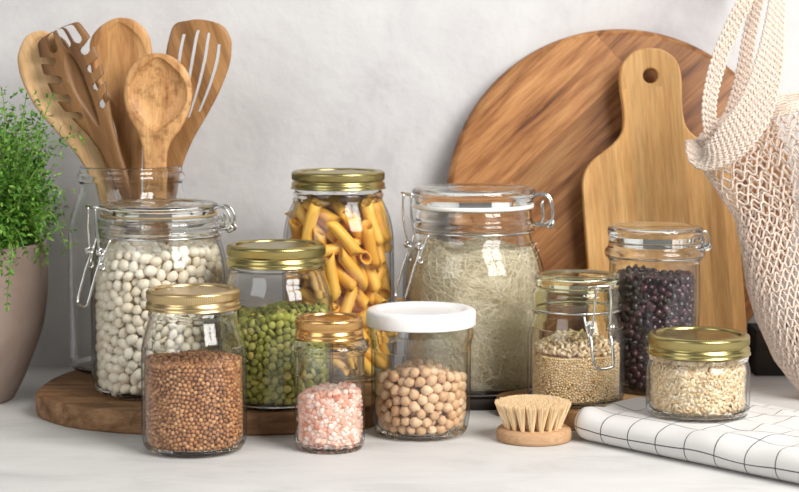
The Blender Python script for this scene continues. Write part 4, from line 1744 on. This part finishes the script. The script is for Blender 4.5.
# ================================================================== crochet bag
M_YARN, nt, N, L, b = new_mat('cream_cotton_yarn')
tc = N.new('ShaderNodeTexCoord')
ns = N.new('ShaderNodeTexNoise')
ns.inputs['Scale'].default_value = 700
L.new(tc.outputs['Object'], ns.inputs['Vector'])
rr = ramp(N, [(0.3, (0.58, 0.46, 0.38)), (0.6, (0.77, 0.65, 0.56))])
L.new(ns.outputs['Fac'], rr.inputs[0])
L.new(rr.outputs[0], b.inputs['Base Color'])
b.inputs['Roughness'].default_value = 0.9
b.inputs['Sheen Weight'].default_value = 0.3
bp = N.new('ShaderNodeBump')
bp.inputs['Strength'].default_value = 0.5
bp.inputs['Distance'].default_value = 0.0006
L.new(ns.outputs['Fac'], bp.inputs['Height'])
L.new(bp.outputs[0], b.inputs['Normal'])

BY = 1.492
BCX = XAT(842, BY, 0.1)
R = empty('crochet_bag', (BCX, BY, 0), 'cream crochet net bag hanging at the right edge', 'bag')
OUTL = [(690, 132), (693, 148), (702, 168), (720, 195), (735, 217), (742, 250), (748, 290), (757, 320), (775, 360), (799, 391)]
oz = [ZAT(v, BY) for u, v in OUTL]
oxx = [XAT(u, BY, z) for (u, v), z in zip(OUTL, oz)]


def xl(z):
    return float(np.interp(z, oz[::-1], oxx[::-1]))


def zrim(th):
    # th = 0 at the left side, pi/2 at the front, pi right, 3pi/2 at the back
    c = cos(th)
    v = 92 + (150 - 92) * max(0.0, c) ** 1.6
    if sin(th) < 0:
        v = 96 + (150 - 96) * max(0.0, c) ** 3
    return ZAT(v, BY)


def bag_point(th, t):
    z1 = zrim(th)
    z = z1 + (0.0025 - z1) * t
    a = BCX - xl(z)
    bdep = 0.036 * (0.45 + 0.55 * sin(pi * min(1.0, 0.12 + t * .8)))
    fold = 1 + 0.0
    x = BCX - a * cos(th)
    y = BY - bdep * sin(th)
    if sin(th) > 0:
        # hanging folds on the front panel, running down to the right
        ph = (x - BCX) * 62 + (z - .1) * 34
        y -= 0.009 * sin(th) * sin(ph)
    return np.array([x - BCX, y - BY, z])


parts = []
rows, cols, per_ = 44, 54, 6
rg = np.random.default_rng(9)
for k in range(rows):
    # even stitch spacing round the bag at this height
    th_ = np.linspace(0, 2 * pi, 400)
    ring = np.array([bag_point(t_, (k + .5) / rows) for t_ in th_])
    cs = np.concatenate([[0], np.cumsum(np.linalg.norm(np.diff(ring[:, :2], axis=0), axis=1))])
    path = []
    m_ = cols * per_
    for i in range(m_):
        f = (i / m_ + 0.004 * sin(k * 2.1)) % 1.0
        f = min(0.9999, max(0.0, f + noise.noise(Vector((i * .21, k * 1.1, 5.3))) * .0022))
        th = float(np.interp(f * cs[-1], cs, th_))
        amp = max(-1.0, min(1.0, 1.5 * cos(2 * pi * i / per_ + k * pi))) * 0.5
        t = (k + 0.5 + amp * 1.0) / rows + noise.noise(Vector((i * .13, k * .9, 1.3))) * .22 / rows
        p = bag_point(th, min(1.0, max(0.0, t)))
        p[1] += 0.0007 if (i // 3 + k) % 2 else -0.0007
        path.append(p)
    parts.append(tube(path, 0.00095, 5, True))
V, Fc = join(parts)
mesh_obj('net_body', V, Fc, M_YARN, R)


def crochet_strip(name, path, width, nrow, facing=(0, -1, 0), r=0.0013, thick=0.0012):
    """A band of tight crochet: chain stitches in rows along a path of points; width can vary along it."""
    C = np.array([list(p) for p in catmull([(*p, w) for p, w in zip(path, width)], 14)])
    W = C[:, 3]
    C = C[:, :3]
    S = np.concatenate([[0], np.cumsum(np.linalg.norm(np.diff(C, axis=0), axis=1))])
    n = int(S[-1] / 0.00125)
    ss = np.linspace(0, S[-1], n)
    Q = np.stack([np.interp(ss, S, C[:, k]) for k in range(3)], 1)
    Wd = np.interp(ss, S, W)
    T = np.gradient(Q, axis=0)
    T /= np.linalg.norm(T, axis=1, keepdims=True)
    f = np.array(facing, float)
    Sd = np.cross(T, f)
    Sd /= np.linalg.norm(Sd, axis=1, keepdims=True)
    Nn = np.cross(Sd, T)
    ps = []
    for j in range(nrow):
        e = (j + .5) / nrow - .5
        zig = np.where((np.arange(n) // 2) % 2 == 0, 1.0, -1.0)
        side = e * Wd + zig * (Wd / nrow) * 0.30
        dep = np.where((np.arange(n) + j) % 4 < 2, 1.0, -1.0) * thick * .5
        P = Q + Sd * side[:, None] + Nn * dep[:, None]
        ps.append(tube(P, r, 5))
    # inner web that ties the rows together
    V, Fc = join(ps)
    nb = len(V)
    for i in range(n):
        for e in (-.47, .47):
            V.append(tuple(Q[i] + Sd[i] * Wd[i] * e))
    for i in range(n - 1):
        Fc.append((nb + 2 * i, nb + 2 * i + 1, nb + 2 * i + 3, nb + 2 * i + 2))
    return mesh_obj(name, np.array(V) - np.array([BCX, BY, 0]), Fc, M_YARN, R)


pxm = BY / F
PEG = PT(768, -42, 1.50)
crochet_strip('handle', [tuple(PT(u, v, dd)) for u, v, dd in ((757, -42, 1.485), (747, -5, 1.47), (735, 22, 1.468), (722, 52, 1.466), (713, 82, 1.464), (709, 108, 1.462), (711, 130, 1.464), (716, 150, 1.468))],
              [13 * pxm, 15 * pxm, 16 * pxm, 16 * pxm, 15 * pxm, 14 * pxm, 15 * pxm, 18 * pxm], 5)
crochet_strip('handle', [tuple(PT(u, v, dd)) for u, v, dd in ((778, -42, 1.485), (778, -5, 1.462), (775, 25, 1.456), (771, 55, 1.452), (764, 85, 1.449), (752, 115, 1.447), (733, 140, 1.449), (712, 157, 1.456), (698, 156, 1.468), (695, 140, 1.478))],
              [13 * pxm, 16 * pxm, 20 * pxm, 26 * pxm, 32 * pxm, 36 * pxm, 36 * pxm, 26 * pxm, 20 * pxm, 18 * pxm], 11)
crochet_strip('handle', [tuple(PT(u, v, dd)) for u, v, dd in ((768, -42, 1.512), (758, 0, 1.515), (750, 35, 1.517), (745, 65, 1.518), (738, 95, 1.518), (728, 125, 1.516))],
              [12 * pxm, 13 * pxm, 14 * pxm, 15 * pxm, 16 * pxm, 18 * pxm], 5)
rim = []
for i in range(0, 33):
    th = pi * 0.30 + (2 * pi - 0.36 * pi) * i / 32
    p = bag_point(th, 0.004)
    rim.append((p[0] + BCX, p[1] + BY, p[2]))
V = []
parts = []
for j in range(4):
    P = [(x - BCX + rg.normal() * .0002, y - BY, z + 0.0022 * j - .003 + (0.0006 if i % 2 else -.0006)) for i, (x, y, z) in enumerate(catmull(rim, 4))]
    parts.append(tube(P, 0.0014, 5))
V, Fc = join(parts)
mesh_obj('rim', V, Fc, M_YARN, R)
# peg above the frame that carries the handles
zpeg = PEG.z - 0.0075
V, Fc = tube([(PEG.x, WALL, zpeg), (PEG.x, 1.54, zpeg), (PEG.x, 1.47, zpeg + .001), (PEG.x, 1.46, zpeg + .010)], 0.0055, 14)
o = mesh_obj('wall_hook', V, Fc, M_STEEL)
tag(o, 'bent steel wall hook that the crochet bag hangs from', 'hook')

# ================================================================== light
def area(name, loc, target, sx, sy, power, col=(1, 1, 1)):
    l = bpy.data.lights.new(name, 'AREA')
    l.shape = 'RECTANGLE'
    l.size, l.size_y = sx, sy
    l.energy = power
    l.color = col
    o = bpy.data.objects.new(name, l)
    o.location = loc
    o.rotation_euler = (Vector(target) - Vector(loc)).to_track_quat('-Z', 'Y').to_euler()
    COL.objects.link(o)
    return o


# four panes of the window at the right, in front of the worktop
wc = Vector((0.98, 0.33, 1.06))
tgt = Vector((0.0, 1.42, 0.1))
fwd = (tgt - wc).normalized()
sd = fwd.cross(Vector((0, 0, 1))).normalized()
upv = sd.cross(fwd)
for i in (-1, 1):
    for k in (-1, 1):
        c = wc + sd * (0.235 * i) + upv * (0.31 * k)
        area('window_light', c, c + fwd, 0.42, 0.56, 10.6, (1.0, 0.97, 0.93))
area('left_fill_light', (-1.05, 0.2, 0.75), (0.05, 1.4, 0.1), 0.9, 1.2, 8.0, (0.97, 0.985, 1.0))  # added fill lamp brightening the jar fronts from the left

w = bpy.data.worlds.new('room_light')
SC.world = w
w.use_nodes = True
bg = w.node_tree.nodes['Background']
bg.inputs[0].default_value = (1.0, 0.985, 0.96, 1)
bg.inputs[1].default_value = 0.17

# ================================================================== camera and render
cam = bpy.data.cameras.new('camera')
cam.sensor_width = 36
cam.lens = F / 799 * 36
cam.clip_start = 0.02
cam.dof.use_dof = True
cam.dof.focus_distance = 1.34
cam.dof.aperture_fstop = 11
co = bpy.data.objects.new('camera', cam)
co.location = (0, 0, H)
co.rotation_euler = (radians(90) - PITCH, 0, 0)
COL.objects.link(co)
SC.camera = co

SC.view_settings.view_transform = 'Standard'
SC.view_settings.look = 'None'
SC.view_settings.gamma = 1
SC.view_settings.use_curve_mapping = False
SC.view_settings.exposure = 0.1
SC.cycles.max_bounces = 24
SC.cycles.transparent_max_bounces = 40
SC.cycles.transmission_bounces = 16
SC.cycles.glossy_bounces = 6
SC.cycles.diffuse_bounces = 12
SC.cycles.use_denoising = True
SC.cycles.sample_clamp_indirect = 6
